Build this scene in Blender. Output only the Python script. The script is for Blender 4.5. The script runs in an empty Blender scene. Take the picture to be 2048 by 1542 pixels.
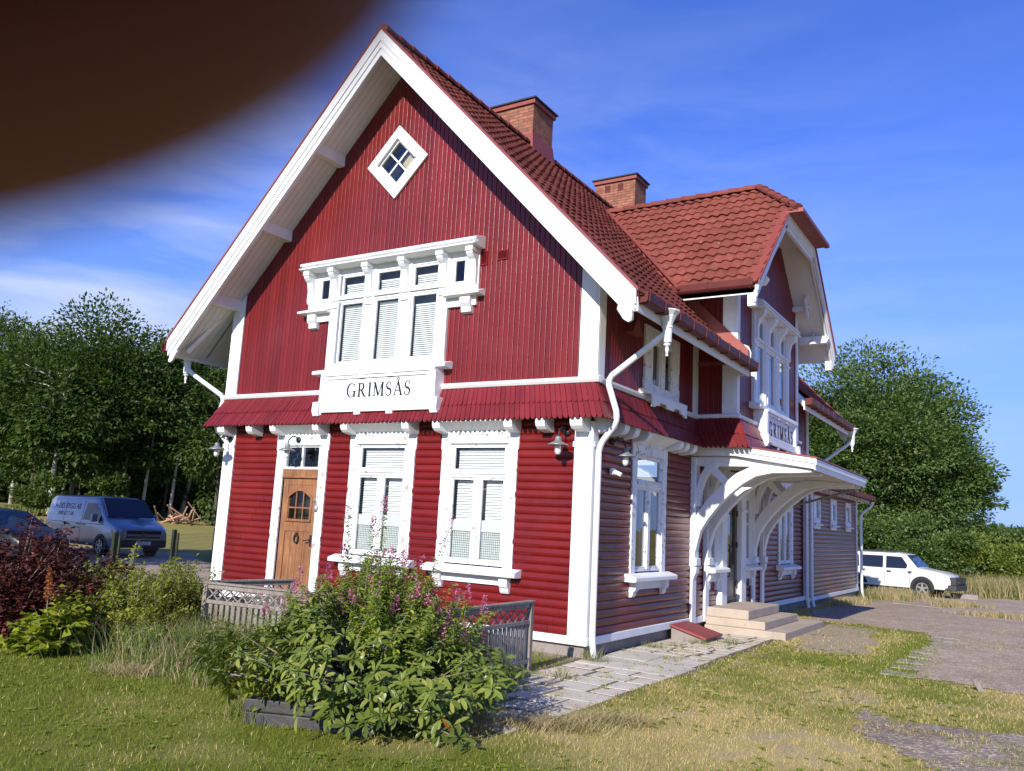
import bpy, bmesh, math, random
import numpy as np
from mathutils import Vector, Matrix
R_ = math.radians
rng = np.random.default_rng(7); random.seed(7)
scn = bpy.context.scene
COL = scn.collection

# ---------------------------------------------------------------- camera
F_PX, YAW, PITCH, ROLL = 1672.3, 0.5654, 0.1612, 0.0528
CAM = Vector((5.5082, -10.9455, 1.8443))
def cam_axes():
    cy, sy, cp, sp = math.cos(YAW), math.sin(YAW), math.cos(PITCH), math.sin(PITCH)
    f = Vector((-sy*cp, cy*cp, sp)); r = Vector((cy, sy, 0)); u = r.cross(f)
    cr, sr = math.cos(ROLL), math.sin(ROLL)
    return cr*r+sr*u, -sr*r+cr*u, f
CR, CU, CF = cam_axes()
cd = bpy.data.cameras.new('camera'); cam = bpy.data.objects.new('camera', cd); COL.objects.link(cam)
mw = Matrix((CR, CU, -CF)).transposed().to_4x4(); mw.translation = CAM; cam.matrix_world = mw
cd.sensor_width = 36; cd.sensor_fit = 'HORIZONTAL'; cd.lens = 36*F_PX/2048
cd.clip_start = 0.002; cd.clip_end = 3000
cd.dof.use_dof = True; cd.dof.focus_distance = 11.5; cd.dof.aperture_fstop = 9.5
scn.camera = cam

# ---------------------------------------------------------------- light
SUN = Vector((0.13, -1.0, 0.50)).normalized()          # towards the sun
EL = math.asin(SUN.z); AZ = math.atan2(SUN.x, SUN.y)
ld = bpy.data.lights.new('sun', 'SUN'); ld.energy = 4.6; ld.angle = R_(0.53); ld.color = (1, .945, .86)
lo = bpy.data.objects.new('sun', ld); COL.objects.link(lo)
lo.rotation_euler = (-SUN).to_track_quat('-Z', 'Y').to_euler(); lo.location = SUN*60
wd = bpy.data.worlds.new('World'); scn.world = wd; wd.use_nodes = True
def world():
    nt = wd.node_tree; N = nt.nodes; L = nt.links; N.clear()
    out = N.new('ShaderNodeOutputWorld'); bg = N.new('ShaderNodeBackground'); bg.inputs[1].default_value = 0.092
    sky = N.new('ShaderNodeTexSky'); sky.sky_type = 'NISHITA'; sky.sun_disc = False
    sky.sun_elevation = EL; sky.sun_rotation = AZ; sky.altitude = 200; sky.air_density = 1.0; sky.dust_density = .35; sky.ozone_density = 3.2
    tc = N.new('ShaderNodeTexCoord'); sep = N.new('ShaderNodeSeparateXYZ'); L.new(tc.outputs['Generated'], sep.inputs[0])
    # thin cirrus: streaky noise on the sky's own direction, strongest low in the sky
    mp = N.new('ShaderNodeMapping'); mp.inputs['Scale'].default_value = (1.6, 1.6, 7.0); mp.inputs['Rotation'].default_value = (.12, -.1, .3)
    L.new(tc.outputs['Generated'], mp.inputs[0])
    nz = N.new('ShaderNodeTexNoise'); nz.inputs['Scale'].default_value = 2.3; nz.inputs['Detail'].default_value = 7; nz.inputs['Roughness'].default_value = .58; nz.inputs['Distortion'].default_value = .35
    L.new(mp.outputs[0], nz.inputs[0])
    rp = N.new('ShaderNodeValToRGB'); rp.color_ramp.elements[0].position = .36; rp.color_ramp.elements[1].position = .70
    L.new(nz.outputs[0], rp.inputs[0])
    ml = N.new('ShaderNodeMapRange'); ml.inputs[1].default_value = .1; ml.inputs[2].default_value = .62; ml.inputs[3].default_value = .95; ml.inputs[4].default_value = .0
    L.new(sep.outputs[2], ml.inputs[0])
    mx_ = N.new('ShaderNodeMapRange'); mx_.inputs[1].default_value = .1; mx_.inputs[2].default_value = -.75; mx_.inputs[3].default_value = .07; mx_.inputs[4].default_value = 1.
    L.new(sep.outputs[0], mx_.inputs[0])
    m1 = N.new('ShaderNodeMath'); m1.operation = 'MULTIPLY'; L.new(rp.outputs[0], m1.inputs[0]); L.new(ml.outputs[0], m1.inputs[1])
    m2 = N.new('ShaderNodeMath'); m2.operation = 'MULTIPLY'; L.new(m1.outputs[0], m2.inputs[0]); L.new(mx_.outputs[0], m2.inputs[1])
    tint = N.new('ShaderNodeMix'); tint.data_type = 'RGBA'; tint.blend_type = 'MULTIPLY'; tint.inputs[0].default_value = 1
    tint.inputs[7].default_value = (.58, .82, 1.72, 1); L.new(sky.outputs[0], tint.inputs[6])
    mix = N.new('ShaderNodeMix'); mix.data_type = 'RGBA'; mix.inputs[7].default_value = (5.2, 5.9, 7.6, 1)
    hz = N.new('ShaderNodeMapRange'); hz.inputs[1].default_value = 0; hz.inputs[2].default_value = .46; hz.inputs[3].default_value = .78; hz.inputs[4].default_value = 0; hz.interpolation_type = 'SMOOTHSTEP'; L.new(sep.outputs[2], hz.inputs[0])
    low = N.new('ShaderNodeMix'); low.data_type = 'RGBA'; low.inputs[7].default_value = (2.3, 3.7, 7.2, 1); L.new(hz.outputs[0], low.inputs[0]); L.new(tint.outputs[2], low.inputs[6])
    L.new(m2.outputs[0], mix.inputs[0]); L.new(low.outputs[2], mix.inputs[6]); L.new(mix.outputs[2], bg.inputs[0]); L.new(bg.outputs[0], out.inputs[0])
world()
scn.view_settings.view_transform = 'Standard'; scn.view_settings.look = 'None'; scn.view_settings.exposure = 0.55; scn.view_settings.gamma = 1
scn.render.engine = 'CYCLES'
scn.cycles.max_bounces = 8; scn.cycles.transparent_max_bounces = 12

# ---------------------------------------------------------------- materials
MATS = {}
def base_mat(name):
    m = bpy.data.materials.new(name); m.use_nodes = True; MATS[name] = m
    nt = m.node_tree; return m, nt, nt.nodes, nt.links, nt.nodes['Principled BSDF']
def rgb(h):   # sRGB 0-255 -> linear
    return tuple(((c/255)/12.92 if c/255 <= .04045 else ((c/255+.055)/1.055)**2.4) for c in h)+(1,)
def noise(N, L, scale, detail=6, rough=.6, vec=None, stretch=None, dist=0):
    g = N.new('ShaderNodeNewGeometry'); n = N.new('ShaderNodeTexNoise')
    n.inputs['Scale'].default_value = scale; n.inputs['Detail'].default_value = detail; n.inputs['Roughness'].default_value = rough; n.inputs['Distortion'].default_value = dist
    src = vec or g.outputs['Position']
    if stretch:
        mp = N.new('ShaderNodeMapping'); mp.inputs['Scale'].default_value = stretch; L.new(src, mp.inputs[0]); src = mp.outputs[0]
    L.new(src, n.inputs['Vector']); return n.outputs[0]
def ramp(N, L, src, stops):
    r = N.new('ShaderNodeValToRGB'); e = r.color_ramp.elements
    e[0].position, e[0].color = stops[0]; e[1].position, e[1].color = stops[-1]
    for p, c in stops[1:-1]:
        q = e.new(p); q.color = c
    L.new(src, r.inputs[0]); return r.outputs[0]
def mixc(N, L, a, b, fac, mode='MIX'):
    m = N.new('ShaderNodeMix'); m.data_type = 'RGBA'; m.blend_type = mode
    for s, v in ((0, fac), (6, a), (7, b)):
        if hasattr(v, 'links'): L.new(v, m.inputs[s])
        else: m.inputs[s].default_value = v
    return m.outputs[2]
def bump(N, L, h, strength, dist, b):
    bp = N.new('ShaderNodeBump'); bp.inputs['Strength'].default_value = strength; bp.inputs['Distance'].default_value = dist
    L.new(h, bp.inputs['Height']); L.new(bp.outputs[0], b.inputs['Normal'])
def pm(name, col, rough=.6, spec=.4, var=.12, scale=3., fine=40., bmp=.0, metal=0, wear=None, wear_at=.7, stretch=None, coat=0, island=0, fade=None):
    m, nt, N, L, b = base_mat(name)
    lo_ = tuple(c*(1-var) for c in col[:3])+(1,); hi = tuple(min(1, c*(1+var)) for c in col[:3])+(1,)
    n1 = noise(N, L, scale, stretch=stretch); c = ramp(N, L, n1, [(.3, lo_), (.7, hi)])
    n2 = noise(N, L, fine, 4, .7, stretch=stretch)
    c = mixc(N, L, c, ramp(N, L, n2, [(.3, (1-var*.8,)*3+(1,)), (.7, (1, 1, 1, 1))]), 1., 'MULTIPLY')
    if island:
        gi = N.new('ShaderNodeNewGeometry'); c = mixc(N, L, c, ramp(N, L, gi.outputs['Random Per Island'], [(0, (1-island,)*3+(1,)), (1, (1+island,)*3+(1,))]), 1., 'MULTIPLY')
    if fade:
        c = mixc(N, L, c, fade, ramp(N, L, noise(N, L, .75, 7, .68, dist=.4), [(.52, (0, 0, 0, 1)), (.78, (.55, .55, .55, 1))])); c = mixc(N, L, c, (.75, .72, .7, 1), ramp(N, L, noise(N, L, 26, 3, .6), [(.68, (0, 0, 0, 1)), (.74, (.9, .9, .9, 1))]), 'MULTIPLY')
    if wear:
        n3 = noise(N, L, 9, 10, .72, stretch=stretch); f = ramp(N, L, n3, [(wear_at-.02, (0, 0, 0, 1)), (wear_at+.03, (1, 1, 1, 1))])
        c = mixc(N, L, c, wear, f)
    L.new(c, b.inputs['Base Color']); b.inputs['Roughness'].default_value = rough; b.inputs['Specular IOR Level'].default_value = spec; b.inputs['Metallic'].default_value = metal
    if coat: b.inputs['Coat Weight'].default_value = coat; b.inputs['Coat Roughness'].default_value = .05
    if bmp: bump(N, L, n2, bmp, .01, b)
    return m
WHITE = pm('white_paint', (.76, .77, .77, 1), .5, .4, .07, 2.5, 60, .12, wear=(.52, .50, .46, 1), wear_at=.70)
WHITE_OLD = pm('flaking_white_paint', (.76, .77, .77, 1), .55, .35, .07, 3, 60, .15, wear=(.33, .29, .24, 1), wear_at=.585)
WHITE_WARM = pm('cream_boarded_soffit', (.70, .69, .66, 1), .6, .3, .06, 2, 30, .05)
RED = pm('falu_red_paint', (.155, .0085, .0075, 1), .30, .42, .2, 1.2, 45, .2, island=.13, fade=(.20, .022, .018, 1))
RED_V = pm('falu_red_upper_boards', (.160, .0115, .011, 1), .34, .4, .18, 1.4, 50, .22, stretch=(1, 1, .35), island=.14, fade=(.205, .03, .027, 1))
REDSK = pm('red_shingle_paint', (.165, .0135, .0165, 1), .45, .35, .16, 1.6, 40, .25, island=.16, fade=(.21, .035, .034, 1))
METAL_RED = pm('red_sheet_metal', (.25, .058, .043, 1), .5, .4, .1, 2, 40)
def tile_mat():
    m, nt, N, L, b = base_mat('red_concrete_tile')
    c = ramp(N, L, noise(N, L, .9), [(.3, (.175, .045, .033, 1)), (.7, (.245, .066, .047, 1))])
    c = mixc(N, L, c, ramp(N, L, noise(N, L, 22, 8, .75), [(.28, (.55, .5, .5, 1)), (.6, (1, 1, 1, 1))]), .8, 'MULTIPLY')
    v0 = N.new('ShaderNodeTexVoronoi'); v0.inputs['Scale'].default_value = 3.2; g0 = N.new('ShaderNodeNewGeometry'); L.new(g0.outputs['Position'], v0.inputs['Vector']); s0 = N.new('ShaderNodeSeparateColor'); L.new(v0.outputs['Color'], s0.inputs[0])
    c = mixc(N, L, c, ramp(N, L, s0.outputs[0], [(0, (.84, .82, .80, 1)), (1, (1.12, 1.1, 1.08, 1))]), 1., 'MULTIPLY')
    c = mixc(N, L, c, (.085, .075, .05, 1), ramp(N, L, noise(N, L, 3.4, 9, .75), [(.60, (0, 0, 0, 1)), (.78, (.65, .65, .65, 1))]))
    g = N.new('ShaderNodeTexVoronoi'); g.inputs['Scale'].default_value = 2.6
    gg = N.new('ShaderNodeNewGeometry'); L.new(gg.outputs['Position'], g.inputs['Vector'])
    f = ramp(N, L, g.outputs['Distance'], [(.028, (1, 1, 1, 1)), (.045, (0, 0, 0, 1))])
    c = mixc(N, L, c, (.5, .48, .42, 1), f)
    L.new(c, b.inputs['Base Color']); b.inputs['Roughness'].default_value = .78; b.inputs['Specular IOR Level'].default_value = .25
    bump(N, L, noise(N, L, 90, 3), .25, .006, b); return m
TILE = tile_mat()
def brick_mat():
    m, nt, N, L, b = base_mat('chimney_brick')
    g = N.new('ShaderNodeNewGeometry'); s = N.new('ShaderNodeSeparateXYZ'); L.new(g.outputs['Position'], s.inputs[0])
    a = N.new('ShaderNodeMath'); L.new(s.outputs[0], a.inputs[0]); L.new(s.outputs[1], a.inputs[1])
    cb = N.new('ShaderNodeCombineXYZ'); L.new(a.outputs[0], cb.inputs[0]); L.new(s.outputs[2], cb.inputs[1])
    br = N.new('ShaderNodeTexBrick'); L.new(cb.outputs[0], br.inputs['Vector']); br.inputs['Scale'].default_value = 1
    br.inputs['Brick Width'].default_value = .25; br.inputs['Row Height'].default_value = .077; br.inputs['Mortar Size'].default_value = .008; br.inputs['Mortar Smooth'].default_value = .3
    br.inputs['Color1'].default_value = (.26, .085, .045, 1); br.inputs['Color2'].default_value = (.36, .14, .075, 1); br.inputs['Mortar'].default_value = (.10, .075, .06, 1)
    c = mixc(N, L, br.outputs[0], ramp(N, L, noise(N, L, 6, 8), [(.3, (.6, .6, .6, 1)), (.7, (1.1, 1.1, 1.1, 1))]), 1., 'MULTIPLY')
    L.new(c, b.inputs['Base Color']); b.inputs['Roughness'].default_value = .85
    inv = N.new('ShaderNodeMath'); inv.operation = 'SUBTRACT'; inv.inputs[0].default_value = 1; L.new(br.outputs['Fac'], inv.inputs[1])
    bump(N, L, inv.outputs[0], .6, .01, b); return m
BRICK = brick_mat()
def glass_mat(name, tint=(.95, .965, .94, 1), base=.06):
    m = bpy.data.materials.new(name); m.use_nodes = True; nt = m.node_tree; N = nt.nodes; L = nt.links; N.clear()
    o = N.new('ShaderNodeOutputMaterial'); t = N.new('ShaderNodeBsdfTransparent'); t.inputs[0].default_value = tint
    g = N.new('ShaderNodeBsdfGlossy'); g.inputs['Roughness'].default_value = .01
    n = noise(N, L, 2.2, 2); bp = N.new('ShaderNodeBump'); bp.inputs['Strength'].default_value = .12; bp.inputs['Distance'].default_value = .02
    L.new(n, bp.inputs['Height']); L.new(bp.outputs[0], g.inputs['Normal'])
    fr = N.new('ShaderNodeLayerWeight'); fr.inputs[0].default_value = .5
    pw = N.new('ShaderNodeMath'); pw.operation = 'POWER'; pw.inputs[1].default_value = 4; L.new(fr.outputs['Facing'], pw.inputs[0])
    ad = N.new('ShaderNodeMath'); ad.operation = 'MULTIPLY_ADD'; ad.use_clamp = True; ad.inputs[1].default_value = .95; ad.inputs[2].default_value = base; L.new(pw.outputs[0], ad.inputs[0])
    mx = N.new('ShaderNodeMixShader'); L.new(ad.outputs[0], mx.inputs[0]); L.new(t.outputs[0], mx.inputs[1]); L.new(g.outputs[0], mx.inputs[2]); L.new(mx.outputs[0], o.inputs[0])
    return m
GLASS = glass_mat('window_glass'); 
GLASS_SIDE = glass_mat('reflective_window_glass', base=.22)
DARKGLASS = pm('dark_car_glass', (.012, .015, .02, 1), .04, .7, .0)
BLIND = pm('blind_slat', (.64, .665, .64, 1), .5, .3, .04)
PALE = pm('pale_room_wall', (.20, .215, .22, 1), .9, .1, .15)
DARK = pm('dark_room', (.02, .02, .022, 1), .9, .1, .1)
CURTAIN = pm('white_curtain', (.6, .6, .58, 1), .9, .1, .1, 5, 60, stretch=(6, 6, .4))
def grid_curtain():
    m, nt, N, L, b = base_mat('checked_cafe_curtain')
    g = N.new('ShaderNodeNewGeometry'); s = N.new('ShaderNodeSeparateXYZ'); L.new(g.outputs['Position'], s.inputs[0])
    cb = N.new('ShaderNodeCombineXYZ'); L.new(s.outputs[0], cb.inputs[0]); L.new(s.outputs[2], cb.inputs[1])
    br = N.new('ShaderNodeTexBrick'); br.offset = 0; L.new(cb.outputs[0], br.inputs['Vector']); br.inputs['Scale'].default_value = 1
    br.inputs['Brick Width'].default_value = .036; br.inputs['Row Height'].default_value = .036; br.inputs['Mortar Size'].default_value = .0045
    br.inputs['Color1'].default_value = (.55, .58, .56, 1); br.inputs['Color2'].default_value = (.46, .50, .48, 1); br.inputs['Mortar'].default_value = (.10, .13, .14, 1)
    L.new(br.outputs[0], b.inputs['Base Color']); b.inputs['Roughness'].default_value = .9; return m
CHECK = grid_curtain()
FROST = pm('frosted_film', (.55, .57, .56, 1), .7, .2, .04)
def wood_mat(name, a, b_, c_, vert=True, rough=.65):
    m, nt, N, L, b = base_mat(name)
    st = (14, 14, .9) if vert else (.9, 14, 14)
    n1 = noise(N, L, 3.2, 9, .68, stretch=st, dist=.6); c = ramp(N, L, n1, [(.25, a), (.5, b_), (.75, c_)])
    n2 = noise(N, L, 1.7, 5, .6); c = mixc(N, L, c, ramp(N, L, n2, [(.3, (.55, .5, .45, 1)), (.65, (1.1, 1.08, 1.05, 1))]), .8, 'MULTIPLY')
    L.new(c, b.inputs['Base Color']); b.inputs['Roughness'].default_value = rough; bump(N, L, n1, .35, .006, b); return m
DOORWOOD = wood_mat('weathered_oak_door', (.13, .045, .016, 1), (.27, .115, .045, 1), (.42, .23, .11, 1))
GREYWOOD = wood_mat('silver_grey_wood', (.11, .10, .085, 1), (.24, .215, .185, 1), (.37, .345, .31, 1))
DARKWOOD = wood_mat('tarred_timber', (.018, .019, .018, 1), (.045, .046, .043, 1), (.085, .085, .08, 1), False)
RAWWOOD = wood_mat('split_fresh_timber', (.35, .20, .12, 1), (.5, .31, .2, 1), (.62, .42, .30, 1))
IRON = pm('black_iron', (.02, .02, .022, 1), .5, .5, .1)
GALV = pm('galvanised_steel', (.30, .31, .30, 1), .45, .5, .15, 6, 50, metal=.5)
BULB = pm('frosted_bulb_glass', (.7, .7, .66, 1), .15, .5, .03)
BLACKPAINT = pm('black_lettering', (.012, .012, .016, 1), .6, .3, .0)
CONC = pm('plaster_plinth', (.27, .235, .215, 1), .9, .15, .16, 2.2, 45, .35)
STEP = pm('cast_concrete_step', (.42, .345, .27, 1), .85, .2, .14, 2.5, 60, .3, wear=(.27, .23, .19, 1), wear_at=.64)
HATCHRED = pm('faded_red_hatch_paint', (.27, .06, .055, 1), .6, .3, .15, 4, 50, .15)
PIPEW = pm('white_lacquered_pipe', (.74, .75, .74, 1), .35, .5, .05, 4, 60, .05, wear=(.45, .45, .43, 1), wear_at=.68)
GUTTER = pm('dark_red_gutter', (.115, .020, .016, 1), .5, .25, .12, 3, 40)

# ---------------------------------------------------------------- mesh helpers
def link(o, parent=None):
    COL.objects.link(o)
    if parent is not None: o.parent = parent
    return o
def mesh_np(name, V, F, mat, parent=None, smooth=False):
    V = np.asarray(V, np.float32); F = np.asarray(F, np.int32); k = F.shape[1]
    me = bpy.data.meshes.new(name); me.vertices.add(len(V)); me.vertices.foreach_set('co', V.ravel())
    me.loops.add(F.size); me.loops.foreach_set('vertex_index', F.ravel()); me.polygons.add(len(F))
    me.polygons.foreach_set('loop_start', np.arange(0, F.size, k, dtype=np.int32)); me.polygons.foreach_set('loop_total', np.full(len(F), k, np.int32))
    me.update(calc_edges=True); me.validate()
    if smooth: me.polygons.foreach_set('use_smooth', np.ones(len(F), bool))
    me.materials.append(mat); o = bpy.data.objects.new(name, me); return link(o, parent)
def tag(o, label=None, cat=None, group=None, kind=None):
    for k, v in (('label', label), ('category', cat), ('group', group), ('kind', kind)):
        if v: o[k] = v
    return o
def empty(name, loc=(0, 0, 0), rz=0, label=None, cat=None, group=None):
    o = bpy.data.objects.new(name, None); o.location = loc; o.rotation_euler.z = rz; o.empty_display_size = .2; link(o)
    return tag(o, label, cat, group)
def copy_tree(o, parent=None):
    c = o.copy(); COL.objects.link(c); c.parent = parent
    for ch in list(o.children): copy_tree(ch, c)
    return c
ID = lambda u, o, z: (u, o, z)
class M:
    def __init__(s, T=ID): s.V = []; s.F = []; s.T = T
    def v(s, u, o, z): s.V.append(s.T(u, o, z)); return len(s.V)-1
    def hexa(s, P):
        i = [s.v(*p) for p in P]
        for f in ((0, 1, 2, 3), (7, 6, 5, 4), (0, 4, 5, 1), (1, 5, 6, 2), (2, 6, 7, 3), (3, 7, 4, 0)): s.F.append([i[k] for k in f])
        return s
    def box(s, u0, u1, o0, o1, z0, z1):
        return s.hexa([(u0, o0, z0), (u1, o0, z0), (u1, o1, z0), (u0, o1, z0), (u0, o0, z1), (u1, o0, z1), (u1, o1, z1), (u0, o1, z1)])
    def prism(s, pts, o0, o1):           # outline in (u,z), extruded along o
        n = len(pts); a = [s.v(p[0], o0, p[1]) for p in pts]; b = [s.v(p[0], o1, p[1]) for p in pts]
        s.F.append(a[::-1]); s.F.append(b)
        for i in range(n): j = (i+1) % n; s.F.append([a[i], a[j], b[j], b[i]])
        return s
    def prism_u(s, pts, u0, u1):         # outline in (o,z), extruded along u
        n = len(pts); a = [s.v(u0, p[0], p[1]) for p in pts]; b = [s.v(u1, p[0], p[1]) for p in pts]
        s.F.append(a[::-1]); s.F.append(b)
        for i in range(n): j = (i+1) % n; s.F.append([a[i], a[j], b[j], b[i]])
        return s
    def ribbon(s, pts, w, o0, o1):       # stroke of width w (or per-point list) along pts in (u,z), extruded along o
        n = len(pts); w = w if hasattr(w, '__len__') else [w]*n; A = []; B = []
        for i, p in enumerate(pts):
            q = pts[max(i-1, 0)]; r = pts[min(i+1, n-1)]; dx, dz = r[0]-q[0], r[1]-q[1]; l = math.hypot(dx, dz) or 1
            nx, nz = -dz/l*w[i]/2, dx/l*w[i]/2; A.append((p[0]+nx, p[1]+nz)); B.append((p[0]-nx, p[1]-nz))
        return s.strip(A, B, o0, o1)
    def strip(s, A, B, o0, o1):
        n = len(A); ia = [[s.v(p[0], o, p[1]) for p in A] for o in (o0, o1)]; ib = [[s.v(p[0], o, p[1]) for p in B] for o in (o0, o1)]
        for i in range(n-1):
            for k, fl in ((0, 0), (1, 1)):
                f = [ia[k][i], ia[k][i+1], ib[k][i+1], ib[k][i]]; s.F.append(f[::-1] if fl else f)
            s.F.append([ia[0][i], ia[1][i], ia[1][i+1], ia[0][i+1]]); s.F.append([ib[0][i+1], ib[1][i+1], ib[1][i], ib[0][i]])
        for i in (0, n-1): s.F.append([ia[0][i], ib[0][i], ib[1][i], ia[1][i]])
        return s
    def tube(s, pts, r, n=10, cap=True):
        pts = [Vector(p) for p in pts]; r = r if hasattr(r, '__len__') else [r]*len(pts); rings = []; up = Vector((0, 0, 1)); prev = None
        for i, p in enumerate(pts):
            t = (pts[min(i+1, len(pts)-1)]-pts[max(i-1, 0)]).normalized()
            a = prev if prev is not None else (up.cross(t) if abs(t.z) < .95 else Vector((1, 0, 0)).cross(t))
            a = (a-t*a.dot(t)).normalized(); prev = a; b = t.cross(a)
            rings.append([s.v(*(p+(a*math.cos(2*math.pi*k/n)+b*math.sin(2*math.pi*k/n))*r[i])) for k in range(n)])
        for i in range(len(rings)-1):
            for k in range(n): j = (k+1) % n; s.F.append([rings[i][k], rings[i][j], rings[i+1][j], rings[i+1][k]])
        if cap: s.F.append(rings[0][::-1]); s.F.append(rings[-1])
        return s
    def lathe(s, c, prof, n=16):         # prof [(r,z)] about vertical axis at c
        rings = [[s.v(c[0]+r*math.cos(2*math.pi*k/n), c[1]+r*math.sin(2*math.pi*k/n), c[2]+z) for k in range(n)] for r, z in prof]
        for i in range(len(rings)-1):
            for k in range(n): j = (k+1) % n; s.F.append([rings[i][k], rings[i][j], rings[i+1][j], rings[i+1][k]])
        s.F.append(rings[0][::-1]); s.F.append(rings[-1]); return s
    def build(s, name, mat, parent=None, bev=0, smooth=False, label=None):
        me = bpy.data.meshes.new(name); me.from_pydata(s.V, [], s.F)
        bm = bmesh.new(); bm.from_mesh(me); bmesh.ops.recalc_face_normals(bm, faces=bm.faces); bm.to_mesh(me); bm.free()
        if smooth:
            for p in me.polygons: p.use_smooth = True
        me.materials.append(mat); o = bpy.data.objects.new(name, me); link(o, parent)
        if bev:
            md = o.modifiers.new('bevel', 'BEVEL'); md.width = bev; md.segments = 2; md.limit_method = 'ANGLE'; md.angle_limit = R_(40)
        if label: o['label'] = label
        return o
def subtract(a, b, holes):               # interval minus holes
    out = [(a, b)]
    for h0, h1 in holes:
        out = [q for (p0, p1) in out for q in ((p0, min(p1, h0)), (max(p0, h1), p1)) if q[1]-q[0] > 1e-4]
    return out

# ---------------------------------------------------------------- value noise for numpy
def vnoise(x, y, seed=0):
    xi = np.floor(x).astype(np.int64); yi = np.floor(y).astype(np.int64); fx = x-xi; fy = y-yi
    fx = fx*fx*(3-2*fx); fy = fy*fy*(3-2*fy)
    def hsh(a, b):
        n = (a*374761393+b*668265263+seed*1442695041) & 0x7fffffff; n = ((n ^ (n >> 13))*1274126177) & 0x7fffffff
        return ((n ^ (n >> 16)) & 0xffff)/65535.
    return (hsh(xi, yi)*(1-fx)+hsh(xi+1, yi)*fx)*(1-fy)+(hsh(xi, yi+1)*(1-fx)+hsh(xi+1, yi+1)*fx)*fy
def fbm(x, y, s, oct=4, seed=0):
    v = 0; a = .5; t = 0
    for k in range(oct): v = v+a*vnoise(x*s, y*s, seed+k); t += a; a *= .55; s *= 2.1
    return v/t
def ground_h(x, y):
    x = np.asarray(x, float); y = np.asarray(y, float)
    return -0.02*np.clip(y-13, 0, 24)*np.clip((x+8)/6, 0, 1)+.065*np.clip(-x-27.5, 0, 14)+.02*np.clip(-x-41.5, 0, 60)
# ================================================================ the station house
HOUSE = empty('station_house', (0, 0, 0), 0, 'red and white timber station house with steep tiled roof and GRIMSÅS signs', 'house')
HL = 13.2; RS = 1.0516
def rz(x): return 10.28-RS*abs(x+4)
TG = lambda u, o, z: (u, -o, z)                 # front gable, u = x
TS = lambda u, o, z: (o, u, z)                  # track side, u = y
TL = lambda u, o, z: (-8-o, u, z)
TBK = lambda u, o, z: (u, HL+o, z)
BX, BY0, BY1, BC = .82, 4.2, 8.8, 6.5
TB = lambda u, o, z: (BX+o, u, z)               # bay front
TBL = lambda u, o, z: (u, BY0-o, z)             # bay returns
TBR = lambda u, o, z: (u, BY1+o, z)
TA = lambda u, o, z: (-.05+o, u, z)             # annex

def hsiding(T, u0, u1, z0, z1, holes, h=.122, name='lower_wall', par=HOUSE, mat=RED):
    m = M(T); n = round((z1-z0)/h); h = (z1-z0)/n; prof = [(0, -.004), (.04, .006), (.16, .017), (.4, .022), (.66, .019), (.86, .011), (.97, .001)]
    for i in range(n):
        zb = z0+i*h; hs = [(a, b) for a, b, c, d in holes if c < zb+h*.5 < d]
        for a, b in subtract(u0, u1, hs):
            js = [a]+[q for q in [u0+((i*7919) % 37)/37*3.2+k*3.7 for k in range(8)] if a+.3 < q < b-.3]+[b]
            for p, q in zip(js[:-1], js[1:]):
                q2 = q-(.004 if q != b else 0); d = random.uniform(-.0015, .0015)
                r = [(m.v(p, o+d, zb+f*h), m.v(q2, o+d, zb+f*h)) for f, o in prof]+[(m.v(p, -.004, zb+h), m.v(q2, -.004, zb+h))]
                for k in range(len(r)-1): m.F.append([r[k][0], r[k][1], r[k+1][1], r[k+1][0]])
    return m.build(name, mat, par)
def vsiding(T, u0, u1, z0, ztop, holes, w=.098, off=.06, name='upper_wall', mat=RED_V):
    m = M(T); n = max(1, round((u1-u0)/w)); w = (u1-u0)/n; prof = [(0, -.012), (.05, 0), (.74, 0.001), (.79, .005), (.86, .007), (.93, .005), (.97, 0), (1, -.012)]
    for i in range(n):
        a = u0+i*w; zt = ztop(a+w/2); hs = [(c, d) for p, q, c, d in holes if p < a+w/2 < q]; dd = random.uniform(-.002, .002)
        for c, d in subtract(z0, zt, hs):
            r = [(m.v(a+f*w, off+o+dd, c), m.v(a+f*w, off+o+dd, d if d < zt-1e-3 else ztop(a+f*w))) for f, o in prof]
            for k in range(len(r)-1): m.F.append([r[k][0], r[k+1][0], r[k+1][1], r[k][1]])
    return m.build(name, mat, HOUSE)

# lower storey, boarded horizontally
W2, W1 = -3.97, -1.97
gh = [(-6.46, -5.30, 0, 3.16), (W2-.66, W2+.66, 1.15, 3.16), (W1-.66, W1+.66, 1.15, 3.16)]
hsiding(TG, -8, 0, .28, 3.42, gh)
S1, S2 = 2.13, 11.0
sh = [(S1-.66, S1+.66, 1.15, 3.16), (S2-.62, S2+.62, 1.15, 3.16), (5.02, 5.72, 1.2, 2.6), (5.8, 7.2, 0, 3.1), (7.3, 8.05, 1.2, 2.6)]
hsiding(TS, 0, HL, .28, 3.42, sh)
hsiding(TL, 0, HL, .28, 3.42, []); hsiding(TBK, -8, 0, .28, 3.42, [])
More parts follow.
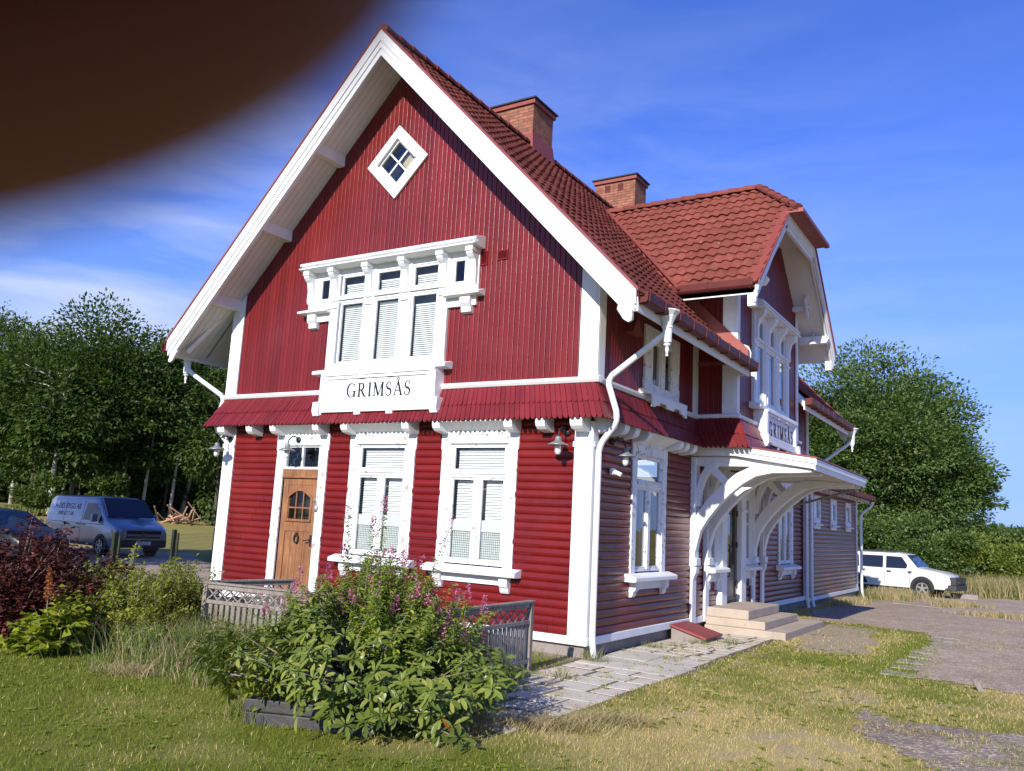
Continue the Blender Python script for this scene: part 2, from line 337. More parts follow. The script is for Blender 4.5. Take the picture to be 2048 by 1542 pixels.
# upper storey, boarded vertically
UT = lambda x: rz(x)-.25
vsiding(TG, -8.05, .05, 3.95, UT, [(-5.33, -2.78, 4.35, 6.2), (-5.95, -5.3, 5.5, 6.2), (-2.8, -2.17, 5.5, 6.2)]+[(-4.08+.05*k-.026, -4.08+.05*k+.026, 8.15-(.5-abs(.05*k)), 8.15+(.5-abs(.05*k))) for k in range(-9, 10)], name='gable_wall')
side_top = lambda u: 5.78
vsiding(TS, -.05, BY0, 3.95, side_top, [(1.75, 3.05, 4.12, 5.2)])
vsiding(TS, BY1, HL+.05, 3.95, side_top, [])
vsiding(TL, -.05, HL+.05, 3.95, side_top, []); vsiding(TBK, -8.05, .05, 3.95, UT, [])
DS = .942
def dz_(y): return 9.3-DS*abs(y-BC)
BT = lambda y: min(dz_(y)-.24, 8.2)
vsiding(TB, BY0, BY1, 3.95, BT, [(5.3, 7.9, 4.35, 6.25)], off=.0, name='bay_wall')
vsiding(TBL, -.1, BX, 3.95, lambda u: 6.9, [], off=.0, name='bay_wall'); vsiding(TBR, -.1, BX, 3.95, lambda u: 6.9, [], off=.0, name='bay_wall')
m = M(); m.box(-3, BX-.02, BY0+.03, BY1-.03, 3.86, 3.9); m.build('bay_floor', DARK, HOUSE)
# plinth and white trim
m = M(); m.box(-7.97, -.03, .03, HL-.03, -.4, .19); m.build('plinth', CONC, HOUSE)
m = M(TG); m.box(-8.05, .05, .0, .05, .17, .285); m.T = TS; m.box(0, 5.5, .0, .05, .17, .285); m.box(7.4, HL+.05, 0, .05, .17, .285); m.T = TL; m.box(0, HL, 0, .05, .17, .285)
m.build('base_board', WHITE, HOUSE, .008)
for T, a, b in ((TG, -.27, .036), (TG, -8.036, -7.73), (TS, .0, .15), (TS, HL-.34, HL+.03), (TL, 0, .2)):
    m = M(T); m.box(a, b, .001, .036, .285, 3.36); m.box(a-.02, b+(.0 if b < .1 else .02), .037, .052, 2.98, 3.06)
    if b-a > .25: m.box(a+.04, b-.04, .0365, .046, .5, 2.9)
    m.build('corner_board', WHITE, HOUSE, .006)
for T, a, b, o, zt in ((TG, -.22, .095, .06, lambda a: UT(a)-.02), (TG, -8.095, -7.78, .06, lambda a: UT(a)-.02), (TS, -.06, .14, .06, lambda a: 5.74), (TS, HL-.2, HL+.06, .06, lambda a: 5.74), (TS, BY0-.24, BY0, .062, lambda a: 5.7),
                      (TBL, BX-.25, BX+.035, .0, lambda a: 6.85), (TB, BY0, BY0+.13, .0, lambda a: BT(a)-.01), (TB, BY1-.13, BY1+.035, .0, lambda a: BT(a)-.01), (TL, 0, .2, .06, lambda a: 5.7), (TS, BY1, BY1+.1, .062, lambda a: 5.7)):
    m = M(T); m.prism([(a, 4.01), (b, 4.01), (b, zt(b)), (a, zt(a))], o+.004, o+.036)
    if b-a > .25: m.box(a+.05, b-.05, o+.0365, o+.045, 4.15, min(zt(a), zt(b))-.25)
    m.build('corner_board', WHITE, HOUSE, .006)
# belt moulding
bo = .13
m = M(TG); m.prism_u([(0, 3.93), (bo-.03, 3.93), (bo, 3.97), (bo, 4.005), (.05, 4.03), (0, 4.03)], -8-bo, bo)
m.T = TS; m.prism_u([(0, 3.93), (bo-.03, 3.93), (bo, 3.97), (bo, 4.005), (.05, 4.03), (0, 4.03)], .0, BY0); m.prism_u([(0, 3.93), (bo-.03, 3.93), (bo, 3.97), (bo, 4.005), (.05, 4.03), (0, 4.03)], BY1, HL+bo)
m.T = TBL; m.prism_u([(0, 3.932), (.07, 3.932), (.1, 3.97), (.1, 4.003), (.04, 4.028), (0, 4.028)], 0, BX+.1)
m.T = TB; m.prism_u([(0, 3.931), (.07, 3.931), (.1, 3.97), (.1, 4.004), (.04, 4.029), (0, 4.029)], BY0, BY1+.1)
m.T = TL; m.prism_u([(0, 3.93), (bo-.03, 3.93), (bo, 3.97), (bo, 4.005), (.05, 4.03), (0, 4.03)], 0, HL)
m.build('belt_moulding', WHITE, HOUSE, .004)

# flared skirt of scallop-ended boards in two courses
def skirt(T, u0, s0, u1, s1, par=HOUSE):
    m = M(T)
    for (ot, zt, ob, zb) in ((.06, 3.935, .225, 3.615), (.165, 3.70, .345, 3.355)):
        n = max(1, round((u1-u0+.3*(s1-s0)*.5)/.088))
        for i in range(n):
            dz = random.uniform(-.004, .004); do = random.uniform(-.003, .003)
            def P(f, t, th):
                o = ot+(ob-ot)*t; a = u0+s0*o; b = u1+s1*o; g = (i+.045+.91*f)/n
                return (a+(b-a)*g, o+th+do, zt+(zb-zt)*t+th*.5+dz)
            fr = [(0, 0), (1, 0)]+[(f, 1-.16*(1-math.sqrt(max(0, 1-(2*f-1)**2)))) for f in (1, .93, .8, .6, .4, .2, .07, 0)]
            A = [m.v(*P(f, t, .02)) for f, t in fr]; B = [m.v(*P(f, t, 0)) for f, t in fr]
            m.F.append(A)
            for k in range(len(fr)): j = (k+1) % len(fr); m.F.append([A[k], B[k], B[j], A[j]])
        # backing sheet under each course
        a0, b0 = u0+s0*ot, u1+s1*ot; a1, b1 = u0+s0*(ob-.02), u1+s1*(ob-.02)
        m.F.append([m.v(a0, ot-.012, zt), m.v(b0, ot-.012, zt), m.v(b1, ob-.03, zb+.06), m.v(a1, ob-.03, zb+.06)])
    return m.build('shingle_skirt', REDSK, par)
skirt(TG, -8, -1, 0, 1); skirt(TS, 0, -1, BY0, -1); skirt(TS, BY1, 1, HL, 1); skirt(TB, BY0, -1, BY1, 1); skirt(TBL, 0, 1, BX, 1); skirt(TBR, 0, 1, BX, 1); skirt(TL, 0, -1, HL, 1)
# white console blocks carrying the skirt
def block(T, u, w=.15, d=.31, z0=3.225, z1=3.45):
    m = M(T); m.prism_u([(.0, z1), (d, z1-.07), (d, z0+.09), (d-.02, z0+.04), (d-.07, z0), (d-.15, z0-.015), (.04, z0-.03), (0, z0-.03)], u-w/2, u+w/2)
    m.prism_u([(d+.001, z1-.1), (d+.012, z1-.1), (d+.012, z0+.12), (d+.001, z0+.1)], u-w/2+.03, u+w/2-.03)
    m.build('console_block', WHITE, HOUSE, .012)
for u in (-7.86, -7.06, -.72, -.12): block(TG, u, .2 if u in (-7.86, -.12) else .16)
for u in (-6.42, -5.33, W2-.68, W2+.68, W1-.68, W1+.68): block(TG, u, .15)
for u in (.12, .55, .95, S1+.72, S1+1.02, S1+1.4, 10.3, 11.7, 13.0): block(TS, u, .17)
block(TS, S1-.68, .15)

# ---------------------------------------------------------------- windows
def casing(T, uc, hw, z0, z1, w=.17, top=.19, o=.04, mat=WHITE_OLD):
    m = M(T); us = hw-w
    for s in (-1, 1):
        zz = [z0, z0+.35, z0+.38, z0+.42, z0+.46, z0+1.05, z0+1.08, z0+1.13, z0+1.16, z1-.32, z1-.28, z1-.22]
        oo = [0, 0, -.012, -.012, 0, 0, -.014, -.014, 0, 0, .02, .02]
        out = [(uc+s*(hw+d), z) for z, d in zip(zz, oo) if z < z1]+[(uc+s*(hw+.02), z1)]
        m.prism(out+[(uc+s*us, z1), (uc+s*us, z0)], .001, o)
    m.box(uc-us+.002, uc+us-.002, .001, o-.003, z1-top, z1)
    n = int(2*us/.085)                                  # scalloped fretwork along the head
    for i in range(n):
        c = uc-us+(i+.5)*2*us/n; r = us/n*.95
        m.prism([(c-r, z1+.001), (c-r, z1-.035), (c-.6*r, z1-.055), (c, z1-.062), (c+.6*r, z1-.055), (c+r, z1-.035), (c+r, z1+.001)], o-.002, o+.012)
    m.box(uc-us, uc+us, o-.004, o+.02, z1-top-.012, z1-top+.012)
    return m.build('window', mat, HOUSE, .004)
def frame_ring(m, a, b, c, d, w, o0, o1):
    m.box(a, a+w, o0, o1, c, d); m.box(b-w, b, o0, o1, c, d); m.box(a+w, b-w, o0+.001, o1-.001, c, c+w); m.box(a+w, b-w, o0+.001, o1-.001, d-w, d)
def pane(T, a, b, c, d, o, par, mat=GLASS, name='pane'):
    m = M(T); m.F.append([m.v(a, o, c), m.v(b, o, c), m.v(b, o, d), m.v(a, o, d)]); return m.build(name, mat, par)
def blind(T, a, b, c, d, o, par, pitch=.042):
    m = M(T); n = int((d-c)/pitch)
    for i in range(n):
        z = c+i*pitch; dr = random.uniform(-.002, .002)
        m.F.append([m.v(a, o, z+dr), m.v(b, o, z-dr), m.v(b, o-.02, z+pitch*.93-dr), m.v(a, o-.02, z+pitch*.93+dr)])
    m.box(a, b, o-.03, o+.004, d-.03, d); return m.build('blind', BLIND, par)
def sill(T, uc, hw, zt, par, depth=.2, ap=.7, apd=.24):
    m = M(T); m.prism_u([(.0, zt), (.05, zt), (depth, zt-.045), (depth+.012, zt-.06), (depth+.012, zt-.115), (depth-.03, zt-.125), (0, zt-.125)], uc-hw, uc+hw); m.build('sill', WHITE, par, .005)
    m = M(T); m.box(uc-ap+.14, uc+ap-.14, .0, .055, zt-.125-apd*.55, zt-.127)
    for s in (-1, 1):
        a = uc+s*ap-(.15 if s > 0 else 0)
        m.prism_u([(0, zt-.127), (.13, zt-.127), (.13, zt-.22), (.115, zt-.26), (.08, zt-.29), (.075, zt-.127-apd+.03), (.05, zt-.127-apd), (0, zt-.127-apd)], a, a+.15)
    m.build('sill_bracket', WHITE, par, .008)
def big_window(T, uc, kind, hw=.72, z0=1.14, z1=3.24):
    w = casing(T, uc, hw, z0, z1); a, b = uc-hw+.165, uc+hw-.165; g = GLASS if kind == 'blind' else GLASS_SIDE
    m = M(T); frame_ring(m, a, b, z0+.02, z1-.185, .045, -.06, .02); m.box(a+.04, b-.04, -.05, .028, 2.50, 2.60); m.box(a+.04, b-.04, .028, .05, 2.555, 2.585); m.box(uc-.05, uc+.05, -.05, .03, z0+.06, 2.50)
    m.build('window_frame', WHITE_OLD, w, .004)
    for (p, q, c, d) in ((a+.045, b-.045, 2.6, z1-.23), (a+.045, uc-.05, z0+.065, 2.5), (uc+.05, b-.045, z0+.065, 2.5)):
        m = M(T); frame_ring(m, p, q, c, d, .035, -.03, .008); m.build('sash', WHITE_OLD, w, .003)
        pane(T, p+.03, q-.03, c+.03, d-.03, -.015, w, g)
        if kind == 'blind':
            if c > 2.5: blind(T, p+.05, q-.03, c+.01, d-.06, -.09, w)
            else:
                blind(T, p+.05, q-.03, 1.83, d, -.09, w)
                m = M(T); m.F.append([m.v(p+.03, -.04, 1.66), m.v(q-.03, -.04, 1.66), m.v(q-.03, -.04, 1.84), m.v(p+.03, -.04, 1.84)]); m.build('frosted_film', FROST, w)
                m = M(T); m.F.append([m.v(p, -.06, c-.02), m.v(q, -.06, c-.02), m.v(q, -.06, 1.67), m.v(p, -.06, 1.67)]); m.build('curtain', CHECK, w)
        else:
            m = M(T); n = 14
            for s0_, s1_ in ((p, p+.16), (q-.12, q)):
                if c > 2.5: continue
                r = [(m.v(s0_+(s1_-s0_)*i/n, -.18-.02*math.sin(i*2.1), c), m.v(s0_+(s1_-s0_)*i/n, -.18-.02*math.sin(i*2.1), d)) for i in range(n+1)]
                for i in range(n): m.F.append([r[i][0], r[i+1][0], r[i+1][1], r[i][1]])
            if m.F: m.build('curtain', CURTAIN, w, smooth=True)
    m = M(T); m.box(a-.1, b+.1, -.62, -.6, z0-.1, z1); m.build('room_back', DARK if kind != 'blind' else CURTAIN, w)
    sill(T, uc, .88, z0, w)
    return w
for uc in (W2, W1):
    big_window(TG, uc, 'blind')
    m = M(TG); m.prism_u([(.03, 3.24), (.05, 3.24), (.3, 3.36), (.3, 3.39), (.03, 3.40)], uc-.6, uc+.6); m.build('window_cove', WHITE, HOUSE)
for uc in (S1, S2):
    big_window(TS, uc, 'side')
    m = M(TS); m.prism_u([(.03, 3.24), (.05, 3.24), (.3, 3.36), (.3, 3.39), (.03, 3.40)], uc-.6, uc+.6); m.build('window_cove', WHITE, HOUSE)
m = M(TG); m.prism_u([(.03, 3.23), (.05, 3.23), (.3, 3.36), (.3, 3.39), (.03, 3.40)], -6.34, -5.41); m.build('window_cove', WHITE, HOUSE)

# ---------------------------------------------------------------- front door
dw = casing(TG, -5.875, .645, .25, 3.23, w=.19, top=.2); dw.name = 'door_frame'
m = M(TG); frame_ring(m, -6.33, -5.42, 2.585, 3.03, .045, -.05, .018); m.box(-5.895, -5.855, -.04, .02, 2.62, 3.0); m.build('transom_frame', WHITE_OLD, dw, .004)
pane(TG, -6.29, -5.46, 2.62, 2.99, -.02, dw); m = M(TG); m.box(-6.3, -5.45, -.7, -.68, 2.4, 3.05); m.build('room_back', DARK, dw)
m = M(TG); m.box(-6.33, -5.42, -.06, .01, 2.425, 2.58); m.box(-6.33, -5.42, .01, .035, 2.425, 2.455); m.build('door_head', DOORWOOD, dw, .006)
dr = empty('door_hinge', (0, 0, 0)); bpy.data.objects.remove(dr)
m = M(TG); A0, A1, ZB, ZT = -6.31, -5.43, .33, 2.42; wa, wb, wc = A0+.17, A1-.17, 1.68
m.box(A0, A0+.13, -.06, -.005, ZB, ZT); m.box(A1-.13, A1, -.06, -.005, ZB, ZT); m.box(A0+.13, A1-.13, -.058, -.007, ZB, ZB+.2); m.box(A0+.13, A1-.13, -.058, -.007, 2.30, ZT)
m.box(A0+.13, A1-.13, -.058, -.007, 1.47, wc)
arc = [(wa+(wb-wa)*t, 2.08+.11*math.sin(math.pi*t)) for t in np.linspace(0, 1, 11)]
m.prism([(A0+.13, 2.30), (A0+.13, 2.04)]+[(wa, 2.04)]+arc+[(wb, 2.04), (A1-.13, 2.04), (A1-.13, 2.30)], -.058, -.012)
m.ribbon([(wa-.03, 1.68), (wa-.03, 2.07)]+[(p[0], p[1]+.03) for p in arc]+[(wb+.03, 2.07), (wb+.03, 1.68)], .05, -.02, .008)
m.box(wa-.06, wb+.06, -.02, .022, 1.645, 1.69)
m.box(A0+.13, wa, -.055, -.012, wc, 2.04); m.box(wb, A1-.13, -.055, -.012, wc, 2.04)
for k in range(4):                                       # lower boarded panel
    p = A0+.13+k*(A1-A0-.26)/4; m.box(p+.003, p+(A1-A0-.26)/4-.003, -.05, -.022, ZB+.2, 1.47)
door = m.build('door', DOORWOOD, HOUSE, .005)
m = M(TG)
for f in (1/3, 2/3): u = wa+(wb-wa)*f; m.box(u-.011, u+.011, -.035, -.008, 1.69, 2.17)
m.box(wa, wb, -.034, -.009, 1.88, 1.905); m.build('glazing_bar', DOORWOOD, door, .003)
pane(TG, wa, wb, 1.68, 2.2, -.03, door); m = M(TG); m.box(wa-.05, wb+.05, -.3, -.28, 1.6, 2.25); m.build('room_back', DARK, door)
m = M(TG); c = (-5.86, 1.34)
m.ribbon([(c[0]+.05*math.sin(t)*(1.1 if t > 3.1 else 1), c[1]+.075*math.cos(t)) for t in np.linspace(0, 2*math.pi, 17)], .018, -.008, .02); m.box(c[0]-.022, c[0]+.022, -.01, .03, c[1]+.06, c[1]+.11); m.build('knocker', IRON, door, .003)
m = M(TG); m.box(-5.53, -5.485, -.006, .008, 1.22, 1.42); m.build('lock_plate', IRON, door, .003)
m = M(TG); m.tube([(-5.51, .0, 1.33), (-5.51, .055, 1.335), (-5.55, .065, 1.33), (-5.63, .06, 1.315)], .011, 8); m.build('handle', IRON, door, smooth=True)
m = M(TG); m.box(-5.50, -5.42, .0, .03, 2.02, 2.08); m.tube([(-5.44, .02, 2.05), (-5.40, .05, 2.02), (-5.39, .05, 1.96)], .012, 6); m.lathe((-5.385, .05, 1.83), [(.004, 0), (.035, .015), (.045, .06), (.035, .11), (.004, .125)], 10); m.build('padlock', GALV, door, .003)
m = M(TG); m.box(-6.42, -5.32, -.1, .14, .2, .32); m.box(-6.5, -5.2, .0, .5, -.05, .17); m.build('door_step', STEP, HOUSE, .01)

# ---------------------------------------------------------------- lettering
def arcp(cx, cz, rx, rz_, a0, a1, n=14): return [(cx+rx*math.cos(R_(a0+(a1-a0)*i/n)), cz+rz_*math.sin(R_(a0+(a1-a0)*i/n))) for i in range(n+1)]
def letters(T, text, u0, z0, h, o, par, sp=.13, name='lettering', tk=.15, th=.055):
    m = M(T); x = u0; lay = [0]
    def S(pts, w):
        lay[0] = (lay[0]+1) % 5; w = [a*h for a in w] if hasattr(w, '__len__') else w*h
        m.ribbon([(x+p[0]*h, z0+p[1]*h) for p in pts], w, o, o+.004+.0004*lay[0])
    def serif(c, z, w=.26): S([(c-w/2, z), (c+w/2, z)], th)
    for ch in text:
        if ch == 'G':
            p = arcp(.42, .5, .36, .5, 50, 330, 24); S(p, [th+(tk-th)*max(0, math.cos(R_(50+280*i/24-180))) for i in range(25)]); S([(.74, .02), (.74, .42)], tk); S([(.55, .42), (.88, .42)], th); S([(.69, .72), (.69, .97)], th); adv = .9
        elif ch == 'R':
            S([(.17, 0), (.17, 1)], tk); S([(.17, .98), (.34, .98)]+arcp(.36, .74, .2, .24, 85, -85)+[(.17, .5)], [th, th]+[th+(tk-th)*max(0, math.cos(R_(85-170*i/14))) for i in range(15)]+[th]); S([(.36, .5), (.68, .04)], tk); serif(.17, .02); S([(.62, .02), (.86, .02)], th); serif(.12, .98, .2); adv = .86
        elif ch == 'I': S([(.17, 0), (.17, 1)], tk); serif(.17, .02); serif(.17, .98); adv = .34
        elif ch == 'M':
            S([(.16, 0), (.16, 1)], th*1.2); S([(.16, 1), (.52, .04)], tk); S([(.52, .04), (.86, 1)], th*1.2); S([(.88, 0), (.88, 1)], tk); serif(.16, .02, .24); serif(.88, .02, .27); serif(.12, .98, .2); serif(.9, .98, .22); adv = 1.04
        elif ch == 'S':
            p = arcp(.3, .74, .2, .24, 40, 250, 14)+arcp(.28, .25, .23, .25, 75, -140, 16); n = len(p); S(p, [th+(tk-th)*math.sin(math.pi*min(1, max(0, (i/(n-1)-.12)/.76)))**1.5 for i in range(n)]); S([(.46, .74), (.46, .97)], th); S([(.08, .03), (.08, .27)], th); adv = .58
        elif ch in 'AÅ':
            S([(.1, 0), (.42, 1)], th*1.2); S([(.4, 1), (.74, 0)], tk); S([(.2, .34), (.62, .34)], th); serif(.1, .02, .24); serif(.74, .02, .28)
            if ch == 'Å': S(arcp(.41, 1.16, .085, .095, 0, 360, 16), th)
            adv = .84
        x += (adv+sp)*h
    m.build(name, BLACKPAINT, par); return x
def text_width(text, h, sp=.13): return sum({'G': .9, 'R': .86, 'I': .34, 'M': 1.04, 'S': .58, 'Å': .84, 'A': .84}[c]+sp for c in text)*h-sp*h
def name_board(T, uc, hwt, hwb, zt, zb, th, lab):
    m = M(T); m.box(uc-hwt+.12, uc+hwt-.12, 0, th, zb+.06, zt); fo = th+.001
    # framed field
    frame_ring(m, uc-hwt+.1, uc+hwt-.1, zb+.07, zt-.01, .1, th-.001, th+.03); m.box(uc-hwt+.02, uc+hwt-.02, 0, th+.055, zt-.05, zt+.0); m.box(uc-hwb+.12, uc+hwb-.12, 0, th+.05, zb+.01, zb+.065)
    for s in (-1, 1):                                     # carved scroll sides
        q = [(.0, zt-.05), (.0, zt-.5), (.03, zt-.56), (.08, zb+.12), (.1, zb+.0), (-.08, zb-.03), (-.1, zb+.1), (-.14, zt-.5), (-.14, zt-.05)]
        m.prism([(uc+s*(hwt+p), z) for p, z in q], 0, th+.04)
        m.prism_u([(th+.04, zt-.5), (th+.085, zb+.2), (th+.1, zb+.03), (th+.06, zb-.05), (0, zb-.05), (0, zt-.5)], uc+s*(hwt+.02)-.075, uc+s*(hwt+.02)+.075)
        m.box(uc+s*.32-.07, uc+s*.32+.07, th, th+.045, zt-.11, zt-.04); m.box(uc+s*.36-.07, uc+s*.36+.07, th-.05, th+.045, zb-.04, zb+.03)
    b = m.build('name_board', WHITE, HOUSE, .007, label=lab); return b
nb = name_board(TG, -4.02, 1.29, 1.33, 4.27, 3.56, .26, 'white name board reading GRIMSÅS under the gable window')
h_ = .24; letters(TG, 'GRIMSÅS', -3.97-text_width('GRIMSÅS', h_)/2, 3.835, h_, .262, nb)

# ---------------------------------------------------------------- triple windows (gable and bay)
def triple(T, uc, off, wings):
    m = M(T); zb, zt = 4.37, 6.27; o = off; hw = 1.32
    for k in range(4):                                    # posts
        u = uc+(-1.24+.827*k); m.box(u-.13 if k in (1, 2) else u-.10, u+.13 if k in (1, 2) else u+.10, o, o+.07, zb, zt)
        m.box(u-.035, u+.035, o+.07, o+.085, zb+.1, 5.45); m.box(u-.085, u+.085, o+.07, o+.1, 5.52, 5.57)
    m.box(uc-hw, uc+hw, o, o+.05, 5.62, 5.74); m.box(uc-1.24, uc+1.24, o+.05, o+.09, 5.665, 5.70); m.box(uc-hw, uc+hw, o, o+.05, zb, 4.49); m.box(uc-hw, uc+hw, o, o+.05, 6.13, zt)
    for k in range(3):
        c = uc+(-.827+.827*k); frame_ring(m, c-.285, c+.285, 4.49, 5.62, .035, o-.01, o+.035); frame_ring(m, c-.285, c+.285, 5.74, 6.13, .035, o-.01, o+.035)
    w = m.build('window', WHITE, HOUSE, .006)
    for k in range(3):
        c = uc+(-.827+.827*k)
        for z0, z1 in ((4.52, 5.59), (5.77, 6.1)):
            pane(T, c-.255, c+.255, z0, z1, o+.01, w, GLASS if wings else GLASS_SIDE)
            if wings:
                top = z1-.02 if not (k == 2 and z0 < 5) else z1-.13
                if z0 > 5: top -= .1
                blind(T, c-.25, c+.25, z0+.01, top, o-.06, w, .036)
            elif z0 < 5:
                mm = M(T); n = 10
                for a, b in ((c-.25, c-.05 if k else c-.18), (c+.1, c+.25)):
                    r = [(mm.v(a+(b-a)*i/n, o-.12-.02*math.sin(i*2.4), z0), mm.v(a+(b-a)*i/n+(.06 if a < c else -.02), o-.12-.02*math.sin(i*2.4), z1)) for i in range(n+1)]
                    for i in range(n): mm.F.append([r[i][0], r[i+1][0], r[i+1][1], r[i][1]])
                mm.build('curtain', CURTAIN, w, smooth=True)
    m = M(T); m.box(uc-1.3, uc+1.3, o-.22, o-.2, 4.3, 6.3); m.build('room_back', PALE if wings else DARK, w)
    # hood on carved brackets
    hh = 2.0 if wings else 1.5
    m = M(T); m.prism_u([(o, 6.46), (o+.06, 6.46), (o+.26, 6.40), (o+.28, 6.385), (o+.28, 6.35), (o+.22, 6.345), (o+.22, 6.325), (o+.30, 6.30), (o+.30, 6.275), (o+.2, 6.25), (o, 6.25)], uc-hh, uc+hh); m.build('window_hood', WHITE, w, .004)
    for k in range(4 if not wings else 6):
        u = uc+(-1.24+.827*k if not wings else (-1.85, -1.24, -.413, .413, 1.24, 1.85)[k]); b = M(T)
        b.prism_u([(o+.04, 6.26), (o+.24, 6.26), (o+.245, 6.14), (o+.20, 6.09), (o+.15, 6.05), (o+.115, 5.9), (o+.12, 5.7), (o+.1, 5.66), (o+.04, 5.62)], u-.065, u+.065)
        b.box(u-.075, u+.075, o+.05, o+.265, 6.17, 6.25); b.build('hood_bracket', WHITE, w, .01)
    if wings:
        for s in (-1, 1):
            m = M(T); a, b = sorted((uc+s*1.32, uc+s*1.93)); c = uc+s*1.535
            m.box(a, b, o, o+.045, 5.5, 5.72); m.box(a, b, o, o+.045, 6.12, 6.26)
            p, q = c-.115, c+.115; m.box(a, p, o, o+.0455, 5.72, 6.12); m.box(q, b, o, o+.0455, 5.72, 6.12); frame_ring(m, p, q, 5.72, 6.12, .022, o-.01, o+.03)
            m.prism_u([(o, 5.56), (o+.05, 5.56), (o+.2, 5.50), (o+.2, 5.465), (o+.15, 5.45), (o, 5.45)], a-(.12 if s < 0 else 0), b+(.12 if s > 0 else 0))
            m.box(a+.02, b-.02, o, o+.06, 5.3, 5.448); e = uc+s*1.74
            m.prism_u([(o, 5.45), (o+.14, 5.45), (o+.14, 5.33), (o+.09, 5.27), (o+.08, 5.19), (o, 5.17)], e-.1, e+.1)
            m.build('side_light', WHITE, w, .006); pane(T, p+.02, q-.02, 5.74, 6.1, o+.01, w); mm = M(T); mm.box(p, q, o-.3, o-.28, 5.7, 6.15); mm.build('room_back', DARK, w)
    m = M(T); hs = 1.49; m.prism_u([(o, 4.385), (o+.06, 4.385), (o+.22, 4.335), (o+.23, 4.32), (o+.23, 4.275), (o+.18, 4.265), (o, 4.265)], uc-hs, uc+hs); m.build('sill', WHITE, w, .005)
    return w
triple(TG, -4.06, .06, True)
triple(TB, BC, .0, False)
nb = name_board(TB, BC, 1.2, 1.26, 4.265, 3.58, .24, 'white name board reading GRIMSÅS on the bay above the canopy')
letters(TB, 'GRIMSÅS', BC+.0-text_width('GRIMSÅS', .27, .30)/2, 3.79, .27, .242, nb, .30, tk=.17, th=.07)
# small upper side window
m = M(TS); uc, o = 2.4, .062; zb, zt = 4.10, 5.2
for s in (-1, 1): m.prism([(uc+s*.78, zb), (uc+s*.79, zb+.2), (uc+s*.76, zb+.23), (uc+s*.76, zb+.5), (uc+s*.78, zb+.52), (uc+s*.78, zt), (uc+s*.45, zt), (uc+s*.45, zb)], o, o+.045)
m.box(uc-.45, uc+.45, o, o+.042, 4.98, zt); m.box(uc-.45, uc+.45, o, o+.042, zb, 4.2); m.box(uc-.09, uc+.09, o-.02, o+.05, 4.2, 4.98)
frame_ring(m, uc-.45, uc-.09, 4.2, 4.98, .04, o-.03, o+.03); frame_ring(m, uc+.09, uc+.45, 4.2, 4.98, .04, o-.03, o+.03)
w = m.build('window', WHITE_OLD, HOUSE, .005)
for s in (-1, 1): pane(TS, uc+s*.27-.15, uc+s*.27+.15, 4.23, 4.95, o, w, GLASS)
m = M(TS); m.box(uc-.6, uc+.6, -.3, -.28, 4.1, 5.1); m.build('room_back', CURTAIN, w)
m = M(TS); m.prism_u([(o, zb), (o+.05, zb), (o+.16, zb-.04), (o+.16, zb-.09), (o, zb-.09)], uc-.92, uc+.9); m.build('sill', WHITE, w, .005)
m = M(TS); q = [(uc-.78, zb-.09), (uc-.78, zb-.29), (uc-.68, zb-.29), (uc-.62, zb-.25), (uc-.5, zb-.25), (uc-.45, zb-.19), (uc-.2, zb-.19), (uc-.15, zb-.25), (uc+.15, zb-.25), (uc+.2, zb-.19), (uc+.45, zb-.19), (uc+.5, zb-.25), (uc+.62, zb-.25), (uc+.68, zb-.29), (uc+.78, zb-.29), (uc+.78, zb-.09)]
m.prism(q, o+.16, o+.2); m.box(uc-.7, uc+.7, o, o+.16, zb-.19, zb-.092); m.build('sill_bracket', WHITE, w, .006)
# diamond window
m = M(TG); cu, cz = -4.08, 8.15; a, b = .70, .455
for k in range(4):
    t0, t1 = math.pi/2*k, math.pi/2*(k+1); P = lambda r, t: (cu+r*math.cos(t), cz+r*math.sin(t))
    m.prism([P(a, t0), P(a, t1), P(b, t1), P(b, t0)], .072, .115)
    m.prism([P(b+.03, t0), P(b+.03, t1), P(b-.06, t1), P(b-.06, t0)], .04, .09)
for t in (math.pi/4, -math.pi/4):
    d = .29; m.ribbon([(cu-d*math.cos(t), cz-d*math.sin(t)), (cu+d*math.cos(t), cz+d*math.sin(t))], .032, .045, .07)
m.ribbon([P(b-.0, math.pi), P(b-.0, math.pi/2), P(b-.0, 0)], .03, .115, .15)
w = m.build('window', WHITE, HOUSE, .005, label='diamond shaped attic window with four panes'); q = M(TG); q.prism([(cu+.42, cz), (cu, cz+.42), (cu-.42, cz), (cu, cz-.42)], .055, .056); q.build('pane', GLASS, w)
q = M(TG); q.prism([(cu+.44, cz), (cu, cz+.44), (cu-.44, cz), (cu, cz-.44)], -.12, -.1); q.build('room_back', DARK, w)
m = M(TG); m.prism([(cu+.02, cz+.02), (cu+.21, cz+.21), (cu+.40, cz), (cu+.2, cz-.2)], -.02, -.01); m.build('blind', pm('yellowed_paper_blind', (.5, .44, .3, 1), .8, .1, .15, 9, 40, stretch=(8, 8, 1)), w)
for u, z, wv, hv in ((-2.12, 6.09, .125, .12), (-1.70, 6.10, .1, .08)):
    m = M(TG); frame_ring(m, u-wv, u+wv, z-hv, z+hv, .018, .06, .085)
    for k in range(9): q = z-hv+.02+k*(2*hv-.04)/9; m.prism_u([(.062, q+.014), (.08, q), (.08, q+.004), (.066, q+.016)], u-wv+.015, u+wv-.015)
    m.build('vent_grille', RED, HOUSE)
